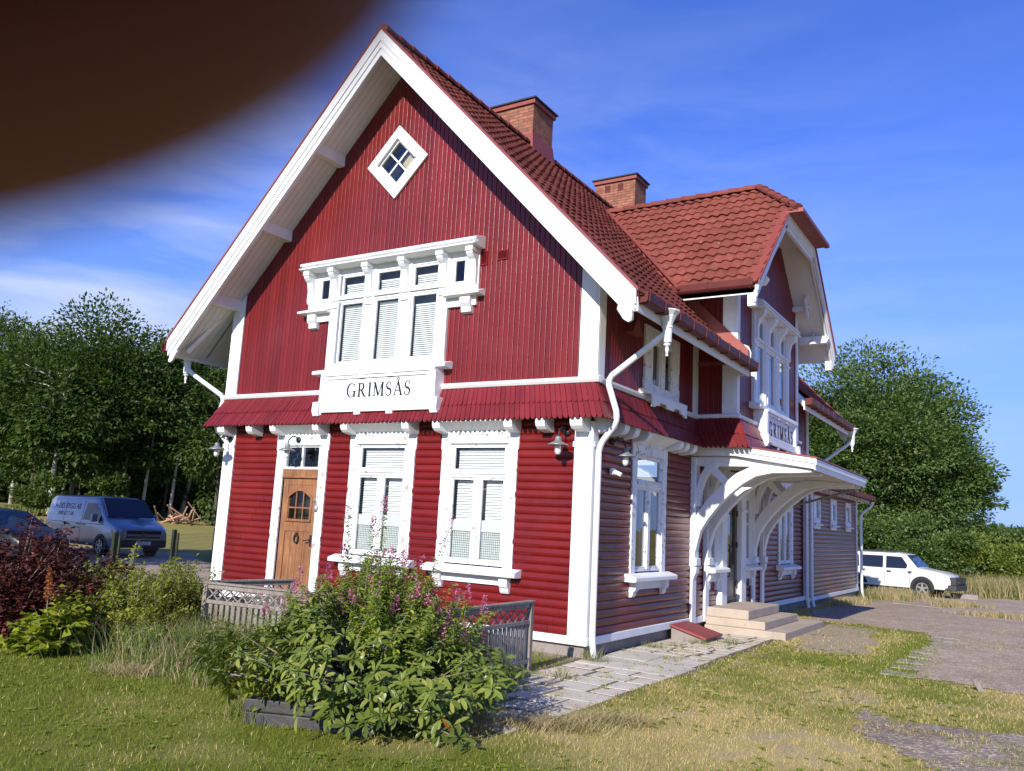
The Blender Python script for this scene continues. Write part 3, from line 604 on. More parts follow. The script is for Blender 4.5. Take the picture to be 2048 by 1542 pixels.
# ================================================================ roofs
def tiles(name, O, U, Vv, ul, vl, keep, par, row=.335, per=.212, amp=.027, lip=.038, sub=8):
    O, U, Vv = (np.array(a, float) for a in (O, U, Vv)); Nn = np.cross(U, Vv); Nn /= np.linalg.norm(Nn)
    if Nn[2] < 0: Nn = -Nn
    nu = int(ul/per*sub); us = np.linspace(0, ul, nu+1); ph = us/per % 1.
    prof = amp*(np.where(ph < .62, np.abs(np.sin(np.pi*ph/.62))**.8, 0)-np.where(ph >= .62, .45*np.sin(np.pi*(ph-.62)/.38), 0)); V = []; F = []; nr = int(math.ceil(vl/row))
    for r in range(nr):
        v0 = r*row; v1 = min(vl, v0+row+.03); jit = np.repeat(rng.normal(0, .0035, int(nu/sub/2)+2), sub*2)[:nu+1]; jv = np.repeat(rng.normal(0, .004, int(nu/sub/2)+2), sub*2)[:nu+1]
        for (vv, hh) in ((v0+.045+jv, -.02), (v0+jv, lip-.018), (v0+jv, lip), (v1+0*jv, .0)):
            V.append(O+np.outer(us, U)+np.outer(vv, Vv)+np.outer(prof+hh+jit, Nn))
    V = np.array(V)                                    # rows, nu+1, 3
    idx = np.arange(V.shape[0]*(nu+1)).reshape(V.shape[0], nu+1)
    for r in range(nr):
        for k in range(3):
            a = idx[4*r+k]; b = idx[4*r+k+1]; F.append(np.stack([a[:-1], a[1:], b[1:], b[:-1]], 1))
    F = np.concatenate(F); VV = V.reshape(-1, 3); cen = VV[F].mean(1); F = F[keep(cen)]
    used, inv = np.unique(F, return_inverse=True); return mesh_np(name, VV[used], inv.reshape(F.shape), TILE, par, False)
sl = math.hypot(1, RS); OV = .885; Y0, Y1 = -OV+.03, HL+.9
def keep_main(c):
    dorm = 9.3-DS*np.abs(c[:, 1]-BC)
    return ~((c[:, 0] > -3.2) & (np.abs(c[:, 1]-BC) < 3.35) & (c[:, 2] < dorm-.12)) & ~((c[:, 0] > -.15) & (c[:, 1] > BY0-.03) & (c[:, 1] < BY1+.03))
roof = M(); 
def deck(m, y0, y1, xr=1.0, xl=-9.0, t0=.10, t1=.235):
    A = [(xl, rz(xl)-t0), (-4, 10.28-t0), (xr, rz(xr)-t0)]; B = [(x, z-(t1-t0)) for x, z in A]
    m.T = lambda u, o, z: (u, o, z); m.prism([A[0], A[1], B[1], B[0]], y0, y1); m.prism([A[1], A[2], B[2], B[1]], y0, y1)
deck(roof, .06, BY0-.05); deck(roof, BY0-.049, BY1+.049, xr=-2.9); deck(roof, BY1+.05, Y1-.03)
ROOF = roof.build('roof', WHITE_WARM, HOUSE)
tiles('roof_tiles', (1.09, Y0, rz(1.09)), (0, 1, 0), (-1/sl, 0, RS/sl), Y1-Y0, 5.09*sl, keep_main, ROOF)
tiles('roof_tiles', (-9.09, Y0, rz(-9.09)), (0, 1, 0), (1/sl, 0, RS/sl), Y1-Y0, 5.09*sl, lambda c: c[:, 0] < 99, ROOF)
def ridge(m, a, b, r=.12, step=.36):
    a, b = Vector(a), Vector(b); n = max(1, int((b-a).length/step)); d = (b-a)/n; t = d.normalized(); s = t.cross(Vector((0, 0, 1))).normalized(); up = s.cross(t)
    for i in range(n):
        p0 = a+d*i; p1 = a+d*(i+1.08); R = []
        for p, rr, lift in ((p0, r*1.06, .018), (p1, r*.94, 0)):
            R.append([m.v(*(p+s*math.cos(w)*rr+up*(math.sin(w)*rr*.8+lift))) for w in np.linspace(-.35, math.pi+.35, 9)])
        for k in range(8): m.F.append([R[0][k], R[0][k+1], R[1][k+1], R[1][k]])
        m.F.append(R[0])
m = M(); ridge(m, (-4, Y0, 10.30), (-4, Y1, 10.30)); m.build('ridge_tiles', TILE, ROOF)
# soffit boards, bargeboards and flashing of the front overhang (and the far one)
for y0, s in ((0, -1), (HL, 1)):
    m = M(lambda u, o, z: (u, y0+s*o, z)); nb_ = 7; top = .235
    for k in range(nb_):
        a = .0+k*(OV-.04)/nb_; b = a+(OV-.04)/nb_-.007; A = [(-9.0, rz(-9.0)-.2), (-4, 10.08), (1.0, rz(1.0)-.2)]; B = [(x, z-.045) for x, z in A]
        m.strip(A, B, a, b)
    A = [(-9.0, rz(-9)-.17), (-4, 10.11), (1., rz(1.)-.17)]; m.strip(A, [(x, z-.03) for x, z in A], .0, OV-.05); m.build('soffit', WHITE_WARM, ROOF)
    m = M(lambda u, o, z: (u, y0+s*o, z)); e = 5.04
    for d0, d1, o in ((.035, -.185, OV), (-.183, -.315, OV-.022), (-.313, -.45, OV-.045)):
        cut = .02 if d1 > -.2 else (.05 if d1 > -.4 else .09); A = [(-4-e+cut, rz(1.04-cut)+d0), (-4, 10.28+d0), (-4+e-cut, rz(1.04-cut)+d0)]; B = [(-4-e+cut, rz(1.04-cut)+d1), (-4, 10.28+d1), (-4+e-cut, rz(1.04-cut)+d1)]
        m.strip(A, B, o-.04-(.885-o)*.5, o)
    for sx in (-1, 1):
        c = -4+sx*4.87; m.prism([(c-sx*.12, rz(c)-.30), (c+sx*.08, rz(c)-.5), (c+sx*.08, rz(c)-.555), (c+sx*.03, rz(c)-.575), (c-sx*.04, rz(c)-.53), (c-sx*.14, rz(c)-.38)], OV-.075, OV-.03)
    m.build('bargeboard', WHITE, ROOF, .005)
    m = M(lambda u, o, z: (u, y0+s*o, z)); A = [(-9.06, rz(-9.06)+.075), (-4, 10.355), (1.06, rz(1.06)+.075)]; m.strip(A, [(x, z-.045) for x, z in A], OV-.16, OV+.02); m.build('verge_flashing', METAL_RED, ROOF)
    for x in (-5.5, -6.75, -7.98, -2.5, -1.25, -.02):
        zt = rz(x)-.245; m = M(lambda u, o, z: (u, y0+s*o, z)); sg = 1 if x < -4 else -1
        m.prism([(x-.08, zt-.08*RS*sg), (x+.08, zt+.08*RS*sg), (x+.08, zt-.13), (x-.08, zt-.13)], .0, OV-.06); m.build('purlin_end', WHITE, ROOF, .008)
    for sx, xx in ((-1, -8.06), (1, .06)):
        m = M(); m.tube([(xx, y0+s*.06, 5.95), (xx+sx*.75, y0+s*.55, 4.85)], .055, 4); m.build('eave_brace', WHITE, ROOF)
# eave fascias, gutters with straps
def gutter(par, x, z, y0, y1, sx=1, T=None):
    T = T or (lambda u, o, z_: (x+sx*o, u, z_)); m = M(T); P = [(.0, z+.13), (.005, z), (.03, z-.015), (.125, z-.01), (.145, z+.02), (.155, z+.135), (.145, z+.135), (.135, z+.02), (.12, z+.0), (.02, z+.01), (.012, z+.13)]
    m.prism_u(P, y0, y1); n = max(2, int((y1-y0)/.55))
    for i in range(n+1):
        u = y0+.06+i*(y1-y0-.12)/n; m.prism_u([(-.01, z+.145), (-.004, z-.02), (.03, z-.03), (.13, z-.022), (.158, z+.02), (.168, z+.15), (.145, z+.15)], u-.012, u+.012)
    return m.build('gutter', GUTTER, par)
for sx, xe in ((1, 1.0), (-1, -9.0)):
    segs = [(-OV+.05, BY0+.1), (BY1-.1, Y1-.05)] if sx > 0 else [(-OV+.05, Y1-.05)]
    for y0, y1 in segs:
        m = M(); m.box(min(xe, xe+sx*.035), max(xe, xe+sx*.035), y0, y1, 4.73, 4.93); m.build('eave_fascia', WHITE, ROOF, .005)
        gutter(ROOF, xe+sx*.04, 4.85, y0-.03, y1+(.1 if y0 < 0 else 0), sx)
# ---------------------------------------------------------------- dormer roof over the bay
DORM = M(); XF = 1.5
A = [(3.25, dz_(3.25)-.08), (5.48, 8.26), (7.52, 8.26), (9.75, dz_(3.25)-.08)]; B = [(3.25, dz_(3.25)-.23), (5.56, 8.2), (7.44, 8.2), (9.75, dz_(3.25)-.23)]
DORM.T = lambda u, o, z: (o, u, z); DORM.strip(A, B, -.3, XF-.05); DO = DORM.build('dormer_roof', WHITE_WARM, HOUSE)
dsl = math.hypot(1, DS); hipz = lambda x: 9.3-(x-.6)*.955
def keep_d(c): return (c[:, 2] > 10.28-RS*np.abs(c[:, 0]+4)-.1) & (c[:, 2] < hipz(c[:, 0])+.09) & ((c[:, 0] < XF) | (c[:, 2] > 8.25))
tiles('dormer_tiles', (-3.2, 3.18, dz_(3.18)), (1, 0, 0), (0, 1/dsl, DS/dsl), 4.95, 3.34*dsl, keep_d, DO)
tiles('dormer_tiles', (-3.2, 9.82, dz_(9.82)), (1, 0, 0), (0, -1/dsl, DS/dsl), 4.95, 3.34*dsl, keep_d, DO)
hs_ = math.hypot(1, .955)
tiles('dormer_tiles', (1.72, 5.3, hipz(1.72)), (0, 1, 0), (-1/hs_, 0, .955/hs_), 2.4, 1.16*hs_, lambda c: c[:, 2] < 9.3-DS*np.abs(c[:, 1]-BC)+.08, DO)
m = M(); ridge(m, (-3.0, BC, 9.32), (.62, BC, 9.32)); ridge(m, (1.66, 5.43, 8.32), (.58, 6.46, 9.34), .10, .3); ridge(m, (1.66, 7.57, 8.32), (.58, 6.54, 9.34), .10, .3); m.build('ridge_tiles', TILE, DO)
m = M(); m.box(1.70, 1.80, 5.28, 7.72, 8.19, 8.27); m.prism_u([(1.0, 1)] if 0 else [(1.25, 8.155), (1.70, 8.155), (1.70, 8.19), (1.25, 8.19)], 5.3, 7.7) if 0 else None
m.T = ID; m.box(1.44, 1.70, 5.3, 7.7, 8.205, 8.235); m.build('hip_eave_board', METAL_RED, DO)
m = M(lambda u, o, z: (o, u, z)); ze = dz_(3.23)
for d0, d1, o in ((.03, -.15, XF), (-.148, -.27, XF-.02), (-.268, -.36, XF-.04)):
    A = [(3.23, ze+d0), (5.44, 8.30+d0-.05), (7.56, 8.30+d0-.05), (9.77, ze+d0)]; B = [(3.23, ze+d1), (5.44+d1*.5, 8.25+d1), (7.56-d1*.5, 8.25+d1), (9.77, ze+d1)]
    m.strip(A, B, o-.06, o)
for s in (-1, 1):
    c = BC+s*3.17; m.box(c-.07, c+.07, XF-.2, XF-.061, ze-.42, ze-.2)
m.build('bargeboard', WHITE, DO, .005)
for s in (-1, 1):
    m = M(lambda u, o, z: (o, u, z)); m.prism([(BC+s*3.29, ze-.02+.05), (BC+s*1.06, 8.35), (BC+s*1.06, 8.31), (BC+s*3.29, ze-.02)], XF-.24, XF+.03); m.build('verge_flashing', METAL_RED, DO)
for y, T in ((3.23, lambda u, o, z: (u, 3.25-o, z)), (9.77, lambda u, o, z: (u, 9.75+o, z))):
    gutter(DO, 0, ze-.10, -.2, XF-.06, 1, T); m = M(T); m.box(-.1, XF-.06, -.035, -.0, ze-.19, ze-.05); m.build('eave_fascia', WHITE, DO, .004)
# valley flashing strips
m = M()
for s in (-1, 1):
    p0 = (-3.07, BC+s*.02, 9.34); p1 = (.10, BC+s*3.40, 9.3-DS*3.40+.06); a, b = Vector(p0), Vector(p1)
    for off in (Vector((-.0, s*.05, .035)),): m.tube([a+off, b+off], .035, 6)
m.build('valley_flashing', METAL_RED, DO)
m = M(); m.box(-.25, 1.02, BY0-.05, BY0-.012, 4.95, 5.02); m.prism_u([(.0, 0)] if 0 else [(1.02, 4.99), (1.06, 4.99), (.2, 5.92), (.1, 5.92)], BY0-.035, BY0-.004) if 0 else None
m.T = lambda u, o, z: (u, o, z); m.prism([(1.06, 4.93), (1.06, 5.22), (-.2, 6.5), (-.2, 6.2)], BY0-.06, BY0-.004); m.prism([(1.06, 4.86), (1.06, 5.2), (.84, 5.42), (.84, 5.0)], BY0-.003, BY0+.06); m.build('wall_flashing', METAL_RED, DO)
m = M(lambda u, o, z: (u, o, z)); m.prism([(.835, 4.75), (1.02, 4.75), (1.07, 4.95), (1.08, 5.18), (1.03, 5.3), (.95, 5.34), (.835, 5.3)], BY0+.06, BY0+.10); m.build('eave_end_board', WHITE, DO, .006)
# ornaments in the bay gable: beam ends, drop, small soffit lamp
for y in (BC-2.62, BC+2.62):
    zt = dz_(y)-.25; m = M(); m.box(BX, XF-.16, y-.085, y+.085, zt-.24, zt-.06); m.prism([(XF-.16, zt-.06), (XF-.02, zt-.09), (XF-.0, zt-.15), (XF-.06, zt-.24), (XF-.16, zt-.24)], y-.086, y+.086); m.build('beam_end', WHITE, DO, .01)
for s in (-1, 1):
    m = M(lambda u, o, z: (o, u, z)); c = BC+s*1.95; m.ribbon(arcp(c, 7.18, .13, .16, 100, 400, 14), .06, BX+.3, BX+.36); m.prism([(c-.06, 7.04), (c+.06, 7.04), (c+.0, 6.78)], BX+.3, BX+.36); m.box(c-.04, c+.04, BX, BX+.3, 7.0, 7.1); m.build('carved_drop', WHITE, DO, .006)
m = M(); m.lathe((1.15, 9.05, 6.32), [(.015, .3), (.02, .12), (.05, .1), (.11, 0), (.1, 0), (.02, .06)], 14); m.build('soffit_lamp', WHITE, HOUSE, smooth=True)
# ---------------------------------------------------------------- chimneys
def chimney(x0, x1, y0, y1, zt, vents=False):
    m = M(); m.box(x0, x1, y0, y1, 8.8, zt-.16); m.box(x0-.03, x1+.03, y0-.03, y1+.03, zt-.16, zt-.06) if 0 else None; c = m.build('chimney', BRICK, HOUSE)
    m = M(); m.box(x0-.05, x1+.05, y0-.05, y1+.05, zt-.155, zt-.05); m.build('chimney_cornice', METAL_RED, c, .006)
    m = M(); m.box(x0-.09, x1+.09, y0-.09, y1+.09, zt-.048, zt-.015); m.build('chimney_cap', IRON, c)
    m = M(); b = 10.30; m.hexa([(x0-.12, y0-.12, b-.6), (x1+.12, y0-.12, b-.6), (x1+.12, y1+.12, b-.6), (x0-.12, y1+.12, b-.6), (x0-.015, y0-.015, b+.26), (x1+.015, y0-.015, b+.26), (x1+.015, y1+.015, b+.26), (x0-.015, y1+.015, b+.26)]); m.build('chimney_flashing', METAL_RED, c)
    if vents:
        m = M()
        for u in (x0+.38, x0+.78): m.box(u-.08, u+.08, y0-.012, y0-.002, zt-.42, zt-.22); m.box(u-.07, u+.07, y0-.02, y0-.012, zt-.34, zt-.32); m.box(u-.07, u+.07, y0-.02, y0-.012, zt-.28, zt-.26)
        m.build('chimney_vent', GUTTER, c)
    return c
chimney(-5.15, -3.88, 4.15, 5.05, 11.42); chimney(-4.86, -3.64, 9.3, 10.05, 11.58, True)
# ---------------------------------------------------------------- rain hoppers and downpipes
def downpipe(x, y, ze, pts, par=HOUSE, r=.045, fin=True):
    m = M(); m.lathe((x, y, ze), [(.02, -.56), (.016, -.52), (.03, -.47), (.02, -.43), (.05, -.40), (.052, -.385), (.03, -.37), (.062, -.36), (.068, -.16), (.08, -.15), (.08, -.135), (.066, -.12), (.085, -.06), (.125, .03), (.165, .075), (.175, .08), (.175, .1), (.12, .1)], 12) if fin else None
    pts = [Vector(p) for p in pts]; sm = [pts[0]]
    for i in range(1, len(pts)-1):
        a = (pts[i-1]-pts[i]).normalized()*.09; b = (pts[i+1]-pts[i]).normalized()*.09; sm += [pts[i]+a, pts[i]+a*.35+b*.35, pts[i]+b]
    sm.append(pts[-1]); m.tube(sm, r, 12)
    z = pts[-1].z+.35
    while z < pts[-2].z-.2:
        m.tube([(pts[-1].x, pts[-1].y, z), (pts[-1].x, pts[-1].y, z+.05)], r+.007, 12); z += 1.02
    return m.build('downpipe', PIPEW, par, smooth=False)
downpipe(1.12, .02, 4.83, [(1.12, .02, 4.62), (1.02, .02, 4.55), (.2, .02, 3.98), (.40, .0, 3.42), (.36, .0, 3.30), (.10, .03, 3.0), (.10, .03, .25), (.14, .02, .02)])
m = M(); m.prism_u([(.9, 4.9), (1.3, 4.9), (1.16, 5.12), (1.06, 5.12)], -.15, .19); m.T = lambda u, o, z: (o, u, z); m.build('hopper_head', METAL_RED, HOUSE)
downpipe(-9.1, -.3, 4.83, [(-9.1, -.3, 4.62), (-9.0, -.3, 4.5), (-8.15, -.06, 3.98), (-8.3, -.1, 3.4), (-8.1, .2, 3.0), (-8.1, .2, .05)])
downpipe(1.12, HL+.75, 4.83, [(1.12, HL+.75, 4.62), (1.05, HL+.7, 4.5), (.12, HL+.25, 3.7), (.12, HL+.22, .25), (.2, HL+.18, -.08)])
# ================================================================ canopy on the track side
CAN = M(lambda u, o, z: (u, o, z)); CY0, CY1 = 4.08, 8.92
CAN.prism([(0.02, 3.30), (.82, 3.30), (2.22, 3.10), (2.22, 3.06), (.82, 3.24), (.02, 3.24)], CY0, CY1); CANO = CAN.build('canopy', WHITE_WARM, HOUSE)
m = M(lambda u, o, z: (u, o, z)); f = [(.02, 3.375), (.83, 3.375), (2.24, 3.155), (2.24, 3.01), (.83, 3.24), (.02, 3.24)]
m.prism(f, CY0-.03, CY0); m.prism(f, CY1, CY1+.03); f2 = [(.02, 3.42), (.84, 3.42), (2.27, 3.195), (2.27, 3.10), (.84, 3.32), (.02, 3.32)]; m.prism(f2, CY0-.055, CY0-.031); m.prism(f2, CY1+.031, CY1+.055)
m.box(2.221, 2.25, CY0-.03, CY1+.03, 3.0, 3.15) if 0 else None
m.T = ID; m.box(2.241, 2.262, CY0-.03, CY1+.03, 2.99, 3.16); m.box(2.263, 2.285, CY0-.05, CY1+.05, 3.08, 3.185); m.build('canopy_fascia', WHITE, CANO, .004)
m = M(lambda u, o, z: (u, o, z)); m.prism([(.02, 3.445), (.85, 3.445), (2.30, 3.215), (2.30, 3.19), (.85, 3.42), (.02, 3.42)], CY0-.07, CY1+.07); m.build('canopy_covering', METAL_RED, CANO)
for k in range(1, 8):
    y = CY0+k*(CY1-CY0)/8; m = M(lambda u, o, z: (u, o, z)); m.prism([(.05, 3.238), (.82, 3.238), (2.2, 3.06), (2.2, 3.0), (.82, 3.15), (.05, 3.15)], y-.04, y+.04); m.build('canopy_rafter', WHITE_WARM, CANO)
def bracket(y):
    for dy, w in ((-.10, .17), (.62, .17)) if y < 6 else ((-.62, .17), (.10, .17)):
        m = M(lambda u, o, z: (u, y+dy+o, z)); h = w/2
        m.ribbon([(.06, 1.42), (.075, 1.62), (.12, 1.88), (.24, 2.14), (.42, 2.38), (.66, 2.62), (.92, 2.83), (1.18, 2.965), (1.5, 3.0), (1.85, 2.985), (2.18, 2.985)], [.08, .13, .17, .23, .24, .23, .225, .20, .13, .09, .06], -h, h)
        m.ribbon([(.26, 3.12), (.42, 2.98), (.60, 2.80), (.78, 2.66)], [.15, .14, .13, .12], -h+.02, h-.02)
        m.ribbon([(.13, 2.3), (.15, 2.6), (.22, 2.85), (.33, 3.0), (.5, 3.13)], [.1, .1, .12, .14, .12], -h+.01, h-.01)
        m.ribbon([(.3, 2.95), (.45, 3.1), (.7, 3.17), (1.05, 3.13)], [.05, .07, .08, .06], -h+.025, h-.025)
        m.prism([(.02, 3.05), (1.15, 3.05), (2.15, 3.0), (2.15, 3.06), (.85, 3.22), (.02, 3.22)], -.05, .05)
        m.box(.001, .11, -h-.03, h+.03, 1.2, 3.22); m.box(.001, .15, -h-.04, h+.04, 1.22, 1.36)
        m.build('canopy_bracket', WHITE, CANO, .014)
        m = M(lambda u, o, z: (u, y+dy+o, z)); m.box(.024, .075, -h-.02, h+.02, .18, 1.2); m.prism([(.075, 1.2), (.14, 1.2), (.13, 1.1), (.09, 1.02), (.075, .95)], -h, h); m.build('bracket_post', WHITE, CANO, .01)
bracket(4.32); bracket(8.68)
m = M(); m.tube([(.3, 9.0, 2.42), (2.15, 9.0, 2.98)], .03, 6); m.build('stay_rod', GREYWOOD, CANO)
# track-side entrance: glazed door between narrow windows
E_ = M(TS); E_.box(5.66, 5.98, .0, .13, .28, 3.1); E_.box(6.93, 7.27, .0, .13, .28, 3.1); E_.box(5.98, 6.93, .0, .12, 2.62, 3.1); E_.box(5.62, 7.31, .13, .17, 2.95, 3.02); E_.box(5.64, 6.0, .13, .16, 2.3, 2.36); E_.box(6.91, 7.29, .13, .16, 2.3, 2.36)
ENT = E_.build('entrance_frame', WHITE, HOUSE, .008)
OLIVE = pm('olive_brown_door_paint', (.10, .085, .05, 1), .4, .5, .1); KICK = pm('scuffed_kick_plate', (.20, .175, .15, 1), .4, .5, .12, metal=.3)
m = M(TS); frame_ring(m, 5.985, 6.925, .40, 2.60, .07, -.05, .03); dor = m.build('glazed_door', OLIVE, HOUSE, .005)
m = M(TS); frame_ring(m, 6.06, 6.85, .48, 2.5, .06, -.02, .035); m.box(6.12, 6.79, -.01, .02, 1.12, 1.2); m.build('door_leaf', OLIVE, dor, .004)
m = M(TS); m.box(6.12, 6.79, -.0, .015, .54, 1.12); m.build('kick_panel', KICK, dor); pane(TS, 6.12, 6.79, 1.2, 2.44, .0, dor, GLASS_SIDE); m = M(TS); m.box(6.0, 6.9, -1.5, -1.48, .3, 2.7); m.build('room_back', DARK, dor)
m = M(TS); m.tube([(6.17, .02, 1.62), (6.17, .11, 1.60), (6.16, .12, 1.45), (6.16, .12, 1.15), (6.17, .11, .98), (6.17, .02, .96)], .016, 8); m.tube([(6.30, .03, 1.5), (6.30, .1, 1.45), (6.3, .1, 1.1), (6.3, .03, 1.06)], .014, 8); m.build('handle', IRON, dor, smooth=True)
m = M(TS)
for z in (.75, 1.55, 2.2): m.box(6.83, 6.88, .03, .06, z, z+.12)
m.build('hinge', IRON, dor)
for uc in (5.33, 7.66):
    m = M(TS); m.prism([(uc-.37, 1.2), (uc-.37, 1.75), (uc-.34, 1.8), (uc-.34, 2.3), (uc-.37, 2.38), (uc-.37, 3.08), (uc-.22, 3.08), (uc-.22, 1.2)], .001, .05); m.prism([(uc+.37, 1.2), (uc+.37, 3.08), (uc+.22, 3.08), (uc+.22, 1.2)], .001, .05); m.box(uc-.22, uc+.22, .001, .048, 2.62, 3.08); m.box(uc-.22, uc+.22, .001, .048, 1.2, 1.28)
    frame_ring(m, uc-.22, uc+.22, 1.28, 2.62, .045, -.03, .03); m.box(uc-.18, uc+.18, -.02, .025, 2.05, 2.09); w = m.build('window', WHITE, HOUSE, .006); pane(TS, uc-.18, uc+.18, 1.32, 2.58, .0, w, GLASS_SIDE)
    m = M(TS); m.box(uc-.3, uc+.3, -.4, -.38, 1.2, 2.7); m.build('room_back', DARK, w); sill(TS, uc, .46, 1.2, w, .24, .36, .34)
# ================================================================ low annex at the far end
m = hsiding(TA, HL+.3, 21.1, .19, 3.3, [(y-.34, y+.34, 2.28, 3.02) for y in (14.75, 17.1, 19.5)], name='annex_wall')
m = M(); m.box(-3.6, -.06, 21.08, 21.1, .1, 3.3); m.build('annex_wall', RED, HOUSE)
m = M(); m.box(-3.6, -.09, HL+.31, 21.06, -.8, .1); m.build('plinth', CONC, HOUSE)
m = M(TA); m.box(HL+.3, 21.16, 0, .05, .09, .195); m.build('base_board', WHITE, HOUSE, .005)
m = M(TA); m.box(20.98, 21.15, .001, .04, .196, 3.3); m.build('corner_board', WHITE, HOUSE, .005)
m = M(TS); m.box(HL-.42, HL-.1, .037, .09, .29, 3.3); m.build('corner_board', WHITE, HOUSE, .008)
for y in (14.75, 17.1, 19.5):
    m = M(TA); frame_ring(m, y-.44, y+.44, 2.26, 3.06, .11, .001, .05); frame_ring(m, y-.33, y+.33, 2.37, 2.95, .05, -.03, .03); m.prism_u([(0, 2.27), (.12, 2.24), (.12, 2.2), (0, 2.2)], y-.5, y+.5); m.box(y-.42, y+.42, 0, .045, 2.1, 2.2)
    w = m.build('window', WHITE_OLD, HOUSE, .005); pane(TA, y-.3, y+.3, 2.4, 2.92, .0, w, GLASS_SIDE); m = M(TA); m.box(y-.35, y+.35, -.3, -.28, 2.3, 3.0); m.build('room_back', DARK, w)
m = M(lambda u, o, z: (u, o, z)); m.prism([(.42, 3.36), (-3.7, 4.25), (-3.7, 4.2), (.42, 3.31)], HL+.2, 21.4); AR = m.build('annex_roof', WHITE_WARM, HOUSE)
tiles('roof_tiles', (.46, HL+.2, 3.36), (0, 1, 0), (-.977, 0, .213), 8.2, 4.2, lambda c: c[:, 0] < 99, AR)
m = M()
for k in range(13): y = HL+.4+k*.63; m.hexa([(-.04, y, 3.2), (.36, y, 3.12), (.36, y+.07, 3.12), (-.04, y+.07, 3.2), (-.04, y, 3.4), (.40, y, 3.30), (.40, y+.07, 3.30), (-.04, y+.07, 3.4)])
m.build('rafter_tails', WHITE_WARM, AR)
m = M(); m.box(.36, .40, HL+.25, 21.4, 3.22, 3.36); m.build('eave_fascia', WHITE, AR)
gutter(AR, .40, 3.24, HL+.3, 21.45); downpipe(.48, 21.3, 3.3, [(.48, 21.3, 3.2), (.46, 21.3, 3.05), (.1, 21.2, 2.75), (.1, 21.2, .1), (.16, 21.2, -.14)], fin=False); downpipe(.16, HL-.52, 3.3, [(.16, HL-.52, 3.3), (.16, HL-.52, 2.9), (.16, HL-.52, .25), (.2, HL-.52, .0)], fin=False)
# ---------------------------------------------------------------- outdoor wall lamps
def wall_lamp(T, u, z, reach=.30):
    m = M(T); m.tube([(u, .03, z+.22), (u, .06, z+.22)], .055, 12); m.tube([(u, .06, z+.22), (u, .12, z+.27), (u, .2, z+.27), (u, reach-.02, z+.2), (u, reach, z+.12)], .012, 8); a = m.build('wall_lamp', IRON, HOUSE, smooth=True)
    p = T(u, reach, z); m = M(); m.lathe(p, [(.03, .13), (.045, .11), (.05, .06), (.14, .015), (.155, .0), (.15, -.004), (.045, .045), (.02, .05)], 20); m.build('lamp_shade', GALV, a, smooth=True)
    m = M(); m.lathe(p, [(.04, .03), (.045, -.02), (.046, -.09), (.035, -.13), (.0, -.14)], 14); m.build('lamp_glass', BULB, a, smooth=True)
wall_lamp(TG, -.40, 2.98); wall_lamp(TG, -5.98, 2.90); wall_lamp(TG, -7.86, 2.92, .34); wall_lamp(TS, .62, 2.9, .26)
m = M(TS); m.box(.56, .68, .03, .08, 2.62, 2.72); m.tube([(.62, .08, 2.67), (.62, .2, 2.62)], .035, 8); m.build('security_camera', WHITE, HOUSE, .006)
# ================================================================ steps and cellar hatch
ST = empty('stone_steps', (0, 6.4, 0), 0, 'three pale concrete steps up to the track-side door', 'steps')
for x1, y0, y1, z0, z1 in ((.86, -1.44, .72, .275, .445), (1.18, -1.5, .95, .13, .275), (1.56, -1.56, 1.6, -.05, .13)):
    m = M(); m.box(.06, x1, y0, y1, z0, z1); m.build('step', STEP, ST, .015)
HA = empty('cellar_hatch', (0, 3.5, 0), 0, 'sloping red metal cellar hatch on a low concrete curb by the wall', 'hatch')
m = M(lambda u, o, z: (u, o, z)); m.prism([(.06, -.1), (.62, -.1), (.62, .10), (.06, .25)], -.36, .40); m.build('curb', CONC, HA, .012)
m = M(lambda u, o, z: (u, o, z)); m.prism([(.055, .255), (.70, .095), (.70, .06), (.68, .06), (.055, .225)], -.42, .46); m.build('lid', HATCHRED, HA, .006)
# ================================================================ ground
def in_poly(x, y, P):
    ins = np.zeros(x.shape, bool); n = len(P)
    for i in range(n):
        (x0, y0), (x1, y1) = P[i], P[(i+1) % n]
        c = ((y0 > y) != (y1 > y)) & (x < (x1-x0)*(y-y0)/(y1-y0+1e-12)+x0); ins ^= c
    return ins
def warp(x, y, a=.25, s=.9, seed=3): return x+a*(fbm(x, y, s, 4, seed)-.5)*2, y+a*(fbm(x, y, s, 4, seed+9)-.5)*2
ASPH = [(3.92, 2.3), (6.2, 1.95), (22, 1.6), (24, 40), (4.8, 35), (2.9, 29.5), (1.9, 27.3), (1.2, 20.5), (.75, 18.5), (.5, 11.6), (.85, 9.35), (1.85, 9.25), (3.55, 8.95)]
GRAV = [(3.75, -.95), (3.95, -.5), (4.25, -1.05), (5.2, -.65), (7.5, -.4), (9, -4), (5.3, -4.2), (4.7, -2.75), (4.25, -2.35), (3.95, -2.1)]
DRIVE = [(-11.3, 2.8), (-12.6, .7), (-16, -2.5), (-34, -1), (-34, 6), (-26.5, 8.3), (-21.5, 10.0), (-16.2, 6.6)]
DIRT = [(1.4, 6.2), (2.0, 3.9), (2.9, 3.9), (3.0, 5.0), (2.5, 8.5), (1.2, 9.0), (1.15, 7)]
def asph_mask(x, y): a, b = warp(x, y, .22, 1.1, 3); return in_poly(a, b, ASPH)
def grav_mask(x, y): a, b = warp(x, y, .3, 1.4, 5); return in_poly(a, b, GRAV)
def drive_mask(x, y): a, b = warp(x, y, .3, .5, 8); return in_poly(a, b, DRIVE)
